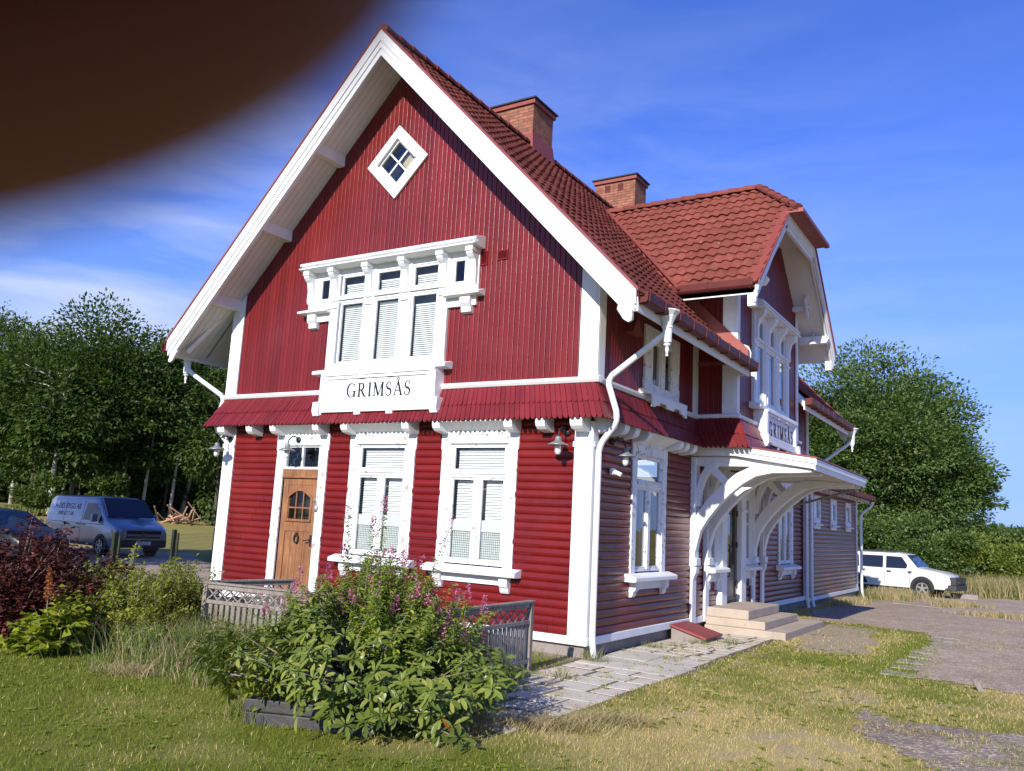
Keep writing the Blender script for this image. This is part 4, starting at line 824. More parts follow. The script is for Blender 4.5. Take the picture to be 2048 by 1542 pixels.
def zones(x, y):
    """dryness 0..1, bare 0..1"""
    n = fbm(x, y, .55, 5, 11); n2 = fbm(x, y, 2.2, 3, 17)
    side = np.clip((x*.55+(y+6)*.12-.1)/1.6, 0, 1)                 # the track side lawn is parched
    dry = np.clip(-.16+.80*side+(n-.5)*1.5+(n2-.5)*.6, 0, 1)
    strip = np.exp(-((y-2.6-.25*(x-2.2))/.55)**2)*((x > 1.7) & (x < 4.2)); edge = np.exp(-((x-3.55)/.38)**2)*((y > 2) & (y < 9)); back = np.exp(-((y-8.75)/.35)**2)*((x > 1.9) & (x < 3.8))
    dry = dry*(1-.85*np.clip(strip+edge+back, 0, 1))
    far = np.clip((np.hypot(x-5, y+11)-24)/12, 0, 1); dry = dry*(1-far)+far*(.25+.4*n)
    a, b = warp(x, y, .35, 1.3, 21); bare = in_poly(a, b, DIRT)*.9+np.clip((n2-.66)*4, 0, .8)*np.clip(side, 0, 1)
    hs = np.exp(-(np.clip(-y, 0, 9)/.5)**2)*((x < .2) & (x > -9) & (y < 0))
    return dry, np.clip(bare+hs*.9, 0, 1)
def attr_color(o, col):
    me = o.data; a = me.color_attributes.new('tone', 'FLOAT_COLOR', 'POINT'); a.data.foreach_set('color', np.concatenate([col, np.ones((len(col), 1))], 1).astype(np.float32).ravel())
def lawn_color(x, y):
    dry, bare = zones(x, y); g = np.array([.150, .170, .022]); s = np.array([.50, .385, .15]); d = np.array([.40, .315, .22])
    c = g*(1-dry[:, None])+s*dry[:, None]; c = c*(1-bare[:, None])+d*bare[:, None]; pv = ((x > -.02) & (x < 1.46) & (y > -4.3) & (y < 9.2))[:, None]; return np.where(pv, np.array([.15, .125, .085]), c)
def tone_mat(name, rough=.9, var=.35, scale=30, bmp=.5, bs=45, trans=0):
    m, nt, N, L, b = base_mat(name); a = N.new('ShaderNodeAttribute'); a.attribute_name = 'tone'
    c = mixc(N, L, a.outputs[0], ramp(N, L, noise(N, L, scale, 8, .75), [(.3, (1-var,)*3+(1,)), (.7, (1+var*.6,)*3+(1,))]), 1., 'MULTIPLY')
    L.new(c, b.inputs['Base Color']); b.inputs['Roughness'].default_value = rough; b.inputs['Specular IOR Level'].default_value = .12
    if bmp: bump(N, L, noise(N, L, bs, 6, .7), bmp, .03, b)
    if trans:
        t = N.new('ShaderNodeBsdfTranslucent'); L.new(c, t.inputs[0]); mx = N.new('ShaderNodeMixShader'); mx.inputs[0].default_value = trans
        L.new(b.outputs[0], mx.inputs[1]); L.new(t.outputs[0], mx.inputs[2]); L.new(mx.outputs[0], N['Material Output'].inputs[0])
    return m
GROUNDM = tone_mat('mown_lawn_soil'); BLADEM = tone_mat('grass_blades', .55, .2, 8, 0, trans=.3)
def grid_sheet(name, xs, ys, dz, mat, mask=None, kind='structure'):
    X, Y = np.meshgrid(xs, ys); Z = ground_h(X, Y)+dz; V = np.stack([X, Y, Z], -1).reshape(-1, 3); i = np.arange(X.size).reshape(X.shape)
    F = np.stack([i[:-1, :-1], i[:-1, 1:], i[1:, 1:], i[1:, :-1]], -1).reshape(-1, 4)
    if mask is not None:
        c = V[F].mean(1); F = F[mask(c[:, 0], c[:, 1])]; u, inv = np.unique(F, return_inverse=True); V = V[u]; F = inv.reshape(F.shape)
    o = mesh_np(name, V, F, mat, None, True); o['kind'] = kind; return o
def nonuni(a, b, lo, hi, fine, coarse): 
    l = [a]; 
    while l[-1] < b:
        d = max(lo-l[-1], l[-1]-hi, 0); l.append(l[-1]+fine+(d*coarse))
    return np.array(l)
xs = np.concatenate([-nonuni(12, 900, -1, 12, .12, .12)[::-1], np.arange(-12+.12, 9, .12), nonuni(9, 900, -1, 9, .12, .12)]); ys = np.concatenate([-nonuni(9.5, 400, 0, 9.5, .12, .12)[::-1], np.arange(-9.5+.12, 13, .12), nonuni(13, 900, 0, 13, .12, .12)])
g = grid_sheet('ground', xs, ys, 0, GROUNDM); V = np.empty(len(g.data.vertices)*3, np.float32); g.data.vertices.foreach_get('co', V); V = V.reshape(-1, 3); attr_color(g, lawn_color(V[:, 0].astype(float), V[:, 1].astype(float)))
def aggregate(name, a, b_, c_, scale=70, spot=.35):
    m, nt, N, L, b = base_mat(name); c = ramp(N, L, noise(N, L, .8, 5), [(.3, a), (.55, b_), (.8, c_)])
    v = N.new('ShaderNodeTexVoronoi'); v.inputs['Scale'].default_value = scale; gg = N.new('ShaderNodeNewGeometry'); L.new(gg.outputs['Position'], v.inputs['Vector'])
    sp = N.new('ShaderNodeSeparateColor'); L.new(v.outputs['Color'], sp.inputs[0])
    c = mixc(N, L, c, ramp(N, L, sp.outputs[0], [(0, (.62, .62, .62, 1)), (.8, (1.05, 1.05, 1.05, 1)), (1, (1.9, 1.9, 1.85, 1))]), 1., 'MULTIPLY')
    c = mixc(N, L, c, ramp(N, L, noise(N, L, 5, 8, .7), [(.35, (.75, .73, .7, 1)), (.65, (1.1, 1.1, 1.1, 1))]), 1., 'MULTIPLY')
    L.new(c, b.inputs['Base Color']); b.inputs['Roughness'].default_value = .9; b.inputs['Specular IOR Level'].default_value = .2; bump(N, L, v.outputs['Distance'], spot, .012, b); return m
ASPHALT = aggregate('worn_asphalt', (.35, .265, .185, 1), (.43, .335, .245, 1), (.50, .405, .31, 1))
GRAVELM = aggregate('loose_gravel', (.23, .175, .125, 1), (.35, .28, .21, 1), (.47, .39, .31, 1), 42, .8)
grid_sheet('asphalt_yard', np.arange(.2, 24, .12), np.arange(1.2, 40, .12), .008, ASPHALT, asph_mask)
grid_sheet('gravel', np.arange(3.2, 9, .07), np.arange(-4.6, 0, .07), .006, GRAVELM, grav_mask)
grid_sheet('driveway', np.arange(-35, -10, .25), np.arange(-4, 11, .25), .02, ASPHALT, drive_mask)
# paving along the track side: loose slabs, one path
PAVE = pm('concrete_paving_slab', (.56, .50, .41, 1), .9, .15, .16, 1.6, 55, .3, wear=(.24, .20, .16, 1), wear_at=.62)
EDGEST = pm('mossy_edging_stone', (.36, .32, .24, 1), .9, .15, .2, 3, 40, .3, wear=(.10, .115, .05, 1), wear_at=.56)
m = M(); PAVED = []
y = -4.35
while y < 9.1:
    big = -.55 < y < 1.2; h = random.uniform(.38, .5) if not big else .86; x = .02 if y > -1.75 else (.02+(-1.75-y)*.42); x = max(x, .02); xe = 1.45+(.02*(y+4)*-.6 if y > 0 else .03)
    if 1.2 < y < 5.0: h = .30
    while x < xe-.05:
        w = min(xe-x, random.uniform(.42, .62) if not big else random.uniform(.62, .8)); w = xe-x if xe-x-w < .2 else w
        if y > 5.0 and x+w < 1.5 and y < 8.0: x += w; continue
        gp = random.uniform(.025, .07) if not big else .018; t = random.uniform(.004, .007); j = lambda: random.uniform(-.012, .012)
        a, b, c, d = x+gp/2+j(), x+w-gp/2+j(), y+gp/2+j(), y+h-gp/2+j(); tl = [t+random.uniform(-.0015, .002) for _ in range(4)]
        m.hexa([(a, c, -.03), (b, c, -.03), (b, d, -.03), (a, d, -.03), (a, c, tl[0]), (b, c+j(), tl[1]), (b, d, tl[2]), (a+j(), d, tl[3])]); x += w
    y += h
p = m.build('path', PAVE, None, .004); p['kind'] = 'structure'
for k in range(9):
    yy = 2.5+k*.76; xx = 3.68+.02*k+random.uniform(-.04, .04); m = M(); w, h = random.uniform(.17, .22), random.uniform(.2, .27); a = [(xx-w, yy-h), (xx+w, yy-h+random.uniform(-.04, .04)), (xx+w+random.uniform(-.05, .05), yy+h), (xx-w, yy+h+random.uniform(-.05, .05))]
    m.hexa([(q[0], q[1], -.03) for q in a]+[(q[0], q[1], random.uniform(.008, .018)) for q in a]); o = m.build('edging_stone', EDGEST, None, .012)
    lab = ('nearest flat grey stone slab in the row edging the asphalt' if k == 0 else 'farthest flat grey stone slab in the row edging the asphalt' if k == 8 else 'flat grey stone slab within the row edging the asphalt, between the end slabs'); tag(o, lab, 'stone', 'flat stones edging the asphalt')
def free_ground(x, y):
    rr = np.random.default_rng(99).random(len(x)); inner = asph_mask(x, y) & asph_mask(x-.22, y) & asph_mask(x, y+.25) & asph_mask(x+.18, y+.2)
    ok = (~asph_mask(x, y) | (~inner & (rr < .45)) | ((fbm(x, y, 1.1, 4, 123) > .66) & (rr < .35))) & ~((x > -8.1) & (x < .05) & (y > -.05) & (y < 14)) & ~((x > -.0) & (x < 1.44) & (y > -1.75) & (y < 9.2) & (fbm(x, y, 7, 2, 31) < .62)) & ~((x > .02+(-1.75-y)*.42) & (x < 1.44) & (y <= -1.75) & (y > -4.3) & (fbm(x, y, 7, 2, 31) < .62))
    ok &= ~(grav_mask(x, y) & (fbm(x, y, 3, 3, 41) < .59)); return ok & ~((x > -.05) & (x < .7) & (y > 3.1) & (y < 4)) & ~((x > 0) & (x < 1.6) & (y > 4.8) & (y < 8.1))
def blades(name, x, y, h, w, col, lean=.6, mat=None, seed=1):
    r = np.random.default_rng(seed); n = len(x); a = r.uniform(0, 2*np.pi, n); b = r.uniform(0, 2*np.pi, n); z = ground_h(x, y); l = r.uniform(.15, 1, n)*lean*h
    B = np.stack([x, y, z], 1); s = np.stack([np.cos(a), np.sin(a), 0*a], 1)*w[:, None]; t = np.stack([np.cos(b)*l, np.sin(b)*l, h], 1)
    mid = B+t*[.38, .38, .58]; V = np.stack([B-s, B+s, mid+s*.7, B+t, mid-s*.7], 1); i = np.arange(n)[:, None]*5
    F = np.concatenate([i+[0, 1, 2], i+[0, 2, 4], i+[4, 2, 3]], 0); o = mesh_np(name, V.reshape(-1, 3), F, mat or BLADEM); attr_color(o, np.repeat(col, 5, 0)); o['kind'] = 'stuff'; return o
def sample(n, x0, x1, y0, y1, seed): r = np.random.default_rng(seed); return r.uniform(x0, x1, n), r.uniform(y0, y1, n), r
x, y, r = sample(620000, -10, 9, -9.5, 12, 5); D = np.hypot(x-5.5, y+10.9); ok = free_ground(x, y) & (r.random(len(x)) < np.clip(9/D, .2, 1)**1.2) & ((x-5.5)*-.536+(y+10.9)*.844 > 3)
x, y, D = x[ok], y[ok], D[ok]; dry, bare = zones(x, y); k = r.random(len(x)) > bare*.93; x, y, dry, D = x[k], y[k], dry[k], D[k]
tuft = fbm(x, y, 1.7, 3, 77); h = (.014+.034*r.random(len(x)))*(1+1.4*np.clip(tuft-.5, 0, 1))*(1-.35*dry); w = .0016+.0013*r.random(len(x))+.0003*np.clip(D-8, 0, 10)
gcol = np.array([.170, .215, .026])*(.7+.6*r.random((len(x), 1))); scol = np.array([.58, .455, .19])*(.7+.5*r.random((len(x), 1))); pick = (r.random(len(x)) < np.clip(dry*1.05, 0.06, .93))[:, None]
blades('lawn_grass', x, y, h, w, np.where(pick, scol, gcol), 1.1, seed=2)
def tall(name, cen, n, hh, dryf, seed, w=.004, lean=.7):
    r = np.random.default_rng(seed); X = []; Y = []; H = []
    for (cx, cy, rx, ry, ang, hs) in cen:
        m_ = int(n*rx*ry/sum(c[2]*c[3] for c in cen)); q = r.normal(0, .5, (m_, 2))*[rx, ry]; ca, sa = math.cos(ang), math.sin(ang)
        X.append(cx+q[:, 0]*ca-q[:, 1]*sa); Y.append(cy+q[:, 0]*sa+q[:, 1]*ca); H.append(np.full(m_, hs))
    X, Y, H = map(np.concatenate, (X, Y, H)); n_ = len(X); h = H*hh*(.45+.6*r.random(n_)); p = (r.random(n_) < dryf)[:, None]
    c = np.where(p, np.array([.48, .38, .20])*(.7+.5*r.random((n_, 1))), np.array([.12, .17, .038])*(.7+.7*r.random((n_, 1)))); return blades(name, X, Y, h, np.full(n_, w), c, lean, seed=seed+1)
AV = math.atan2(.535, .844)
tall('rough_grass', [(-2.6, -4.4, 1.2, .4, AV, .34), (-3.4, -3.8, 1.4, .7, AV, .5), (-1.6, -4.6, .8, .3, AV, .24), (-.5, -5.5, .3, .25, 0, .22), (-4.6, -3.3, 1.2, .8, AV, .5), (-6.5, -4.2, 1.2, .8, AV, .45), (-2.0, -3.2, 1.0, .6, AV, .42)], 9000, 1., .3, 50, .0035, 1.0)
tall('dry_straw', [(1.55, -3.95, .55, .22, AV, .16), (1.95, -3.3, .4, .2, AV, .14), (1.1, -4.6, .3, .2, AV, .16), (-2.9, -5.05, .4, .2, AV, .14)], 2300, 1., .92, 52, .003, 2.6)
tall('weeds_by_wall', [(.18, -.12, .25, .12, 0, .22), (.25, 1.9, .2, .12, 0, .12), (.42, 2.35, .2, .1, 0, .1), (.65, 3.0, .25, .1, 0, .12), (1.0, 3.5, .25, .12, 0, .12), (.5, -1.6, .22, .12, 0, .16), (-1.2, -.35, .8, .12, 0, .2), (.3, 21.3, .35, .3, 0, .4)], 1500, 1., .35, 54, .003, .9)
tall('dry_verge_grass', [(.6, 24.3, 1.4, .5, .1, .4), (.5, 16.6, .35, 2.2, .0, .22), (1.0, 21.8, .8, .5, 0, .35), (3.2, 21.5, .8, .35, .2, .25), (4.4, 16.2, .9, .4, .3, .2), (2.9, 20.0, .5, .4, 0, .3)], 5200, 1., .82, 56, .008, .8)
tall('tall_meadow_grass', [(6.0, 34.6, 4.5, 1.3, .1, 1.15), (3.6, 33.4, 1.6, .9, 0, 1.0), (10, 36.5, 4, 1.6, 0, 1.2), (1.6, 33.0, 1.2, .7, 0, .8)], 15000, 1., .6, 58, .009, .5)
tall('meadow_edge_grass', [(-44, 21, 5, 1.6, .6, .3), (-47, 13, 6, 2, .4, .4), (-41, 28, 5, 2.0, .9, .3)], 7000, 1., .1, 60, .02, .6)
# ================================================================ leaves, trees and shrubs
def leaf_mat(name, a, b_, c_, trans=.35, rough=.5, vein=0):
    m, nt, N, L, b = base_mat(name); g = N.new('ShaderNodeNewGeometry'); c = ramp(N, L, g.outputs['Random Per Island'], [(.0, a), (.5, b_), (1., c_)])
    c = mixc(N, L, c, ramp(N, L, noise(N, L, .55, 4), [(.35, (.72, .76, .7, 1)), (.65, (1.2, 1.15, 1.05, 1))]), 1., 'MULTIPLY')
    L.new(c, b.inputs['Base Color']); b.inputs['Roughness'].default_value = rough; b.inputs['Specular IOR Level'].default_value = .3
    t = N.new('ShaderNodeBsdfTranslucent'); L.new(mixc(N, L, c, (1.1, 1.25, .5, 1), 1., 'MULTIPLY'), t.inputs[0]); mx = N.new('ShaderNodeMixShader'); mx.inputs[0].default_value = trans
    L.new(b.outputs[0], mx.inputs[1]); L.new(t.outputs[0], mx.inputs[2]); L.new(mx.outputs[0], N['Material Output'].inputs[0]); return m
LF_DARK = leaf_mat('dark_maple_leaves', (.034, .064, .014, 1), (.056, .10, .022, 1), (.10, .15, .034, 1))
LF_MID = leaf_mat('birch_leaves', (.050, .082, .020, 1), (.080, .125, .030, 1), (.13, .18, .050, 1))
LF_LIT = leaf_mat('willow_leaves', (.055, .095, .018, 1), (.085, .135, .026, 1), (.13, .18, .038, 1))
LF_RT = leaf_mat('sallow_leaves', (.060, .115, .028, 1), (.10, .17, .042, 1), (.19, .25, .10, 1))
LF_HEDGE = leaf_mat('scrub_leaves', (.10, .14, .020, 1), (.155, .20, .034, 1), (.24, .27, .055, 1))
LF_PUR = leaf_mat('purple_barberry_leaves', (.045, .012, .013, 1), (.085, .022, .02, 1), (.17, .045, .03, 1), .2)
LF_YEL = leaf_mat('yellow_green_leaves', (.18, .22, .028, 1), (.26, .29, .045, 1), (.40, .38, .08, 1))
LF_BRIGHT = leaf_mat('bright_lime_leaves', (.15, .20, .02, 1), (.24, .29, .03, 1), (.34, .36, .045, 1))
LF_RHO = leaf_mat('rhododendron_leaves', (.085, .125, .020, 1), (.135, .18, .032, 1), (.23, .26, .06, 1), .25, .34)
LF_SPI = leaf_mat('meadowsweet_leaves', (.15, .23, .025, 1), (.22, .30, .038, 1), (.33, .38, .06, 1))
LF_OLD = leaf_mat('orange_dying_leaves', (.45, .10, .03, 1), (.5, .2, .04, 1), (.55, .35, .06, 1))
FLOWER = leaf_mat('pink_flower_spikes', (.42, .10, .25, 1), (.56, .19, .36, 1), (.64, .32, .44, 1)); RUST = leaf_mat('rusty_seed_head', (.20, .055, .02, 1), (.28, .085, .025, 1), (.36, .14, .05, 1))
BARK = pm('grey_brown_bark', (.10, .085, .065, 1), .95, .1, .25, 3, 30, .6); BIRCH = pm('pale_birch_bark', (.42, .40, .35, 1), .85, .15, .15, 3, 20, .4, wear=(.06, .055, .05, 1), wear_at=.62, stretch=(1, 1, 2.5)); TWIG = pm('grey_twig', (.22, .19, .15, 1), .9, .1, .2)
def unit(v): return v/np.maximum(np.linalg.norm(v, axis=-1, keepdims=True), 1e-9)
def leaf_geo(P, Dr, Nn, L, W, fold=.25, droop=.0):
    """pointed leaves: 6 verts, 4 tris, folded along the midrib and curved"""
    Dr = unit(Dr); droop = np.broadcast_to(droop, (len(P),))[:, None]; S = unit(np.cross(Nn, Dr)); N2 = np.cross(Dr, S); L = np.broadcast_to(L, (len(P),))[:, None]; W = np.broadcast_to(W, (len(P),))[:, None]
    mid = P+Dr*L*.5-N2*L*droop*.25; tip = P+Dr*L-N2*L*droop; up = N2*W*fold
    V = np.stack([P, mid+S*W*.5+up+Dr*L*.02, tip, mid-S*W*.5+up+Dr*L*.02, mid], 1); i = np.arange(len(P))[:, None]*5
    return V.reshape(-1, 3), np.concatenate([i+[0, 1, 4], i+[1, 2, 4], i+[2, 3, 4], i+[3, 0, 4]], 0)
def leaf_geo2(P, Dr, Nn, L, W, fold=.2, droop=.2):
    """broad leaves with a rounded outline: three cross rows, curved along the midrib"""
    Dr = unit(Dr); S = unit(np.cross(Nn, Dr)); N2 = np.cross(Dr, S); n = len(P); L, W, droop = (np.broadcast_to(q, (n,))[:, None] for q in (L, W, droop)); V = [P]
    for f, w in ((.28, .72), (.62, 1.), (.86, .62)):
        c = P+Dr*L*f*(1-.12*droop)-N2*L*droop*f*f; V += [c+S*W*.5*w+N2*W*fold*w, c, c-S*W*.5*w+N2*W*fold*w]
    V.append(P+Dr*L*(1-.12*droop)-N2*L*droop); V = np.stack(V, 1); i = np.arange(n)[:, None]*11
    tri = [(0, 1, 2), (0, 2, 3), (7, 10, 8), (8, 10, 9)]+[t for a in (1, 4) for t in ((a, a+3, a+4), (a, a+4, a+1), (a+1, a+4, a+5), (a+1, a+5, a+2))]
    return V.reshape(-1, 3), np.concatenate([i+list(t) for t in tri], 0)
def leaf_mesh(name, mat, parent, P, Dr, Nn, L, W, geo=None, **k): V, F = (geo or leaf_geo)(P, Dr, Nn, L, W, **k); return mesh_np(name, V, F, mat, parent)
def crown(seed, H, r, base, ncl, per, ls, flat=.8, droop=0, cl=.26, lop=.0, tap=.28):
    """leaf clumps through a crown volume; returns leaf arrays and clump centres"""
    g = np.random.default_rng(seed); hh = (H-base)/2; cz = base+hh; u = unit(g.normal(size=(ncl, 3))); rad = g.random(ncl)**.33*.93
    lump = 1+.28*np.sin(u[:, 0]*3.1+seed)+.22*np.sin(u[:, 1]*4.3+u[:, 2]*2.7+seed*2.1)+lop*u[:, 0]; lump = np.clip(lump, .6, 1.2)
    C = u*rad[:, None]*lump[:, None]*np.array([r, r, hh*.98]); C[:, :2] *= (1-tap*np.clip(C[:, 2:]/hh, 0, 1)); C[:, 2] += cz
    sz = r*cl*(.6+.8*g.random(ncl)); P = []; Dn = []; Nn = []
    for c, s in zip(C, sz):
        n = int(per*(s/(r*cl))**1.5); v = unit(g.normal(size=(n, 3))); v[:, 2] = np.where(v[:, 2] < -.2, v[:, 2]*.5, v[:, 2]); q = c+v*(s*(.45+.6*g.random(n))[:, None])*np.array([1.15, 1.15, flat])
        if droop: q[:, 2] -= droop*g.random(n)**1.5*s*1.6
        P.append(q); out = unit(v+.5*unit(c-[0, 0, cz])+g.normal(0, .45, (n, 3))); out[:, 2] -= droop*.9+.15; Dn.append(out); Nn.append(unit(v*.8+[0, 0, .7]+g.normal(0, .32, (n, 3))))
    P, Dn, Nn = map(np.concatenate, (P, Dn, Nn)); L = ls*(.6+.8*g.random(len(P))); return P, Dn, Nn, L, C
def trunk(m, H, r0, C, seed, lean=(0, 0), limbs=12, z0=-.3):
    g = np.random.default_rng(seed); top = Vector((lean[0], lean[1], H*.86)); ax = lambda t: Vector((lean[0]*t**1.3+.12*math.sin(t*5+seed), lean[1]*t**1.3+.1*math.sin(t*4+seed*2), z0+(H*.88-z0)*t))
    m.tube([ax(t) for t in np.linspace(0, 1, 9)], [r0*(1.25 if t == 0 else 1-.88*t) for t in np.linspace(0, 1, 9)], 9)
    for c in C[g.choice(len(C), min(limbs, len(C)), False)]:
        c = Vector(c); t = max(.18, min(.85, (c.z-.25*(Vector((c.x, c.y, 0)).length))/(H*.88))); a = ax(t); d = c-a; m.tube([a, a+d*.4+Vector((0, 0, .08*d.length)), a+d], [r0*(1-.88*t)*.55, r0*.22, .015], 5)
def tree(name, loc, H, r, base, lab, group, mat, seed, ncl=70, per=110, ls=.3, bark=BARK, r0=.2, droop=0, lean=(0, 0), cl=.26, cat='tree', limbs=12, lop=0, flat=.8, aspect=.55, tap=.28):
    e = empty(name, (loc[0], loc[1], float(ground_h(loc[0], loc[1]))), 0, lab, cat, group); P, Dn, Nn, L, C = crown(seed, H, r, base, ncl, per, ls, flat, droop, cl, lop, tap); sh = np.array([lean[0], lean[1], 0])*.8; P = P+sh; C = C+sh
    leaf_mesh('crown', mat, e, P, Dn, Nn, L, L*aspect); m = M(); trunk(m, H, r0, C, seed, lean, limbs); m.build('trunk', bark, e, smooth=True); return e
def at(px, D):      # a ground position seen in that direction from where the photographer stands
    d = CF*F_PX+CR*(px-1024)-CU*(1030-771); k = D/math.hypot(d.x, d.y); return (CAM.x+d.x*k, CAM.y+d.y*k)
G1 = 'trees at the forest edge on the left'
def T_(px, D, *a, **k): return tree(k.pop('name', 'broadleaf_tree'), at(px, D), *a, **k)
T_(182, 57, 12.1, 6.3, 1.3, 'tall dark maple with dense rounded crown, biggest of the left wood', G1, LF_DARK, 3, 150, 260, .26, r0=.28)
T_(300, 60, 13.4, 4.0, 3.5, 'tall airy birch rising behind the dark maple, highest crown in the left wood', G1, LF_MID, 4, 100, 170, .22, BIRCH, .16, .5, (.6, 0), .2, name='birch_tree')
T_(140, 66, 12.3, 3.2, 5, 'slender pale crown poking up behind the dark maple', G1, LF_MID, 5, 60, 170, .22, BIRCH, .16, .3, (0, 0), .22, name='birch_tree')
T_(362, 59, 12.6, 3.2, 4.6, 'drooping birch with leaning white trunk beside the house eave', G1, LF_MID, 6, 90, 190, .2, BIRCH, .15, .5, (1.3, .6), .22, name='birch_tree')
T_(425, 55, 9.6, 3.0, .8, 'shaded birch crown half hidden by the left corner of the house', G1, LF_MID, 7, 60, 100, .28, BARK, .14, .5, name='birch_tree')
T_(18, 70, 14.0, 3.2, 4, 'hazy light birch crown at the far left edge behind the willow', G1, LF_MID, 8, 50, 90, .3, BIRCH, .16, .4, name='birch_tree')
T_(-14, 62, 12.4, 6.8, 1.5, 'sunlit yellow-green willow filling the left edge of the picture', G1, LF_LIT, 9, 190, 330, .25, BARK, .22, .3, (0, 0), .24, name='willow_tree', aspect=.4)
T_(95, 54, 9.5, 3.2, 2.2, 'white-stemmed birch standing under the dark maple left of the van', G1, LF_DARK, 10, 50, 100, .3, BIRCH, .17, .3, name='birch_tree')
T_(255, 58, 8.5, 3.6, 1.8, 'low dark tree filling the gap behind the van roof', G1, LF_DARK, 11, 70, 110, .32, BIRCH, .1)
T_(60, 62, 11, 4.0, 1.5, 'dark shaded tree between the willow and the maple', G1, LF_DARK, 12, 70, 110, .34)
T_(345, 64, 11, 4.2, 1.2, 'dark tree standing behind the drooping birch', G1, LF_DARK, 13, 70, 110, .34)
for i, (px, D, H, r, lab) in enumerate(((262, 58, 3.0, 1.8, 'sunlit bush under the trees just right of the van roof'), (312, 60, 2.6, 1.5, 'small sunlit bush between the van and the plank heap'), (210, 54, 3.0, 1.3, 'small leafy sapling bush right behind the van'), (80, 52, 2.2, 1.2, 'low bush beside the white birch stem at far left'), (395, 60, 2.6, 1.6, 'shaded bush right of the plank heap by the house'))):
    tree('bush', at(px, D), H, r, .1, lab, 'bushes at the forest edge', LF_MID, 20+i, 24, 90, .24, r0=.05, cat='bush', limbs=5)
for i, (px, D, hh) in enumerate(((52, 56, 6), (118, 58, 6), (152, 59, 7), (236, 57, 6), (247, 60, 6), (282, 56, 5), (325, 58, 6), (338, 56, 5))):
    x, y = at(px, D); m = M(); m.tube([(x, y, float(ground_h(x, y))-.3), (x+.1, y, 3), (x+.25, y+.1, 2+hh)], [.11, .09, .05], 7); o = m.build('tree_trunk', BIRCH if i % 2 else BARK, smooth=True)
    tag(o, ('slim bare trunk in the dark wood, %s' % ('at the far left', 'left of the van', 'behind the van tail', 'above the van roof', 'right of the van roof trunk', 'above the van windscreen', 'left of the plank heap', 'just behind the plank heap')[i]), 'tree trunk', 'slim trunks inside the left wood')
def mass(name, boxes, n, ls, mat, seed, lab=None):
    g = np.random.default_rng(seed); P = []
    for (px0, px1, D, h) in boxes:
        q = int(n*abs(px1-px0)); px = g.uniform(px0, px1, q); hh = h*(.62+.38*fbm(px/14., px*0+seed, 1., 4, seed)); xy = np.array([at(a, D+b) for a, b in zip(px, g.uniform(-.06, .06, q)*D)]); z = ground_h(xy[:, 0], xy[:, 1])+hh*g.random(q)**.8; P.append(np.column_stack([xy, z]))
    P = np.concatenate(P); Dn = g.normal(0, 1, P.shape); Nn = unit(g.normal(0, .7, P.shape)+[0, 0, .8]); o = leaf_mesh(name, mat, None, P, Dn, Nn, ls*(.6+.8*g.random(len(P))), ls*.5); o['kind'] = 'stuff'; return o
mass('forest_backdrop', [(-120, 470, 76, 10.5), (-120, 470, 84, 12)], 34, .75, LF_DARK, 71); mass('far_wood', [(1930, 2150, 260, 9.5), (1990, 2100, 240, 8)], 60, 1.0, LF_MID, 72)
tree('maple_tree', (-19.8, -3.8), 8.6, 3.7, 2.2, 'large shade tree standing outside the picture to the left, shading the van', None, LF_DARK, 55, 90, 130, .35, r0=.28)
G2 = 'trees behind the white car'
tree('sallow_tree', at(1660, 52), 12.4, 4.9, .6, 'dense green sallow rising right behind the annex roof', G2, LF_RT, 31, 150, 300, .2, r0=.25, tap=.1)
tree('sallow_tree', at(1745, 53), 12.5, 5.2, .8, 'broadest and tallest dense sallow above the white car', G2, LF_RT, 32, 170, 300, .2, r0=.28, tap=.08)
tree('sallow_tree', at(1840, 54), 11.5, 4.5, 1.0, 'rounded green sallow right of the tallest one', G2, LF_RT, 33, 120, 280, .2, r0=.22, tap=.08)
tree('sallow_tree', at(1902, 54), 8.8, 3.1, 1.4, 'bulging lower sallow crown at the right end of the big trees', G2, LF_RT, 34, 80, 270, .2, r0=.16)
tree('sallow_tree', at(1628, 50), 11.0, 3.6, .6, 'sallow crown mostly hidden behind the house bay', G2, LF_RT, 35, 80, 200, .24, r0=.22)
for i, (px, D, H, r, lab) in enumerate(((1690, 48, 5.0, 2.5, 'dark green thicket behind the annex corner'), (1765, 48, 3.9, 2.5, 'green thicket right behind the white car roof'), (1850, 48, 3.6, 2.5, 'green thicket behind the white car bonnet'), (1920, 48.5, 3.1, 2.2, 'lighter thicket right of the white car'), (1985, 49, 2.3, 2.3, 'yellow-green thicket below the far wood'), (2050, 48, 2.1, 2.5, 'yellow-green thicket at the right edge of the picture'))):
    tree('thicket', at(px, D), H, r, .05, lab, 'thickets behind the car', LF_HEDGE if i > 2 else LF_RT, 40+i, 56, 220, .15, r0=.06, cat='bush', limbs=6)
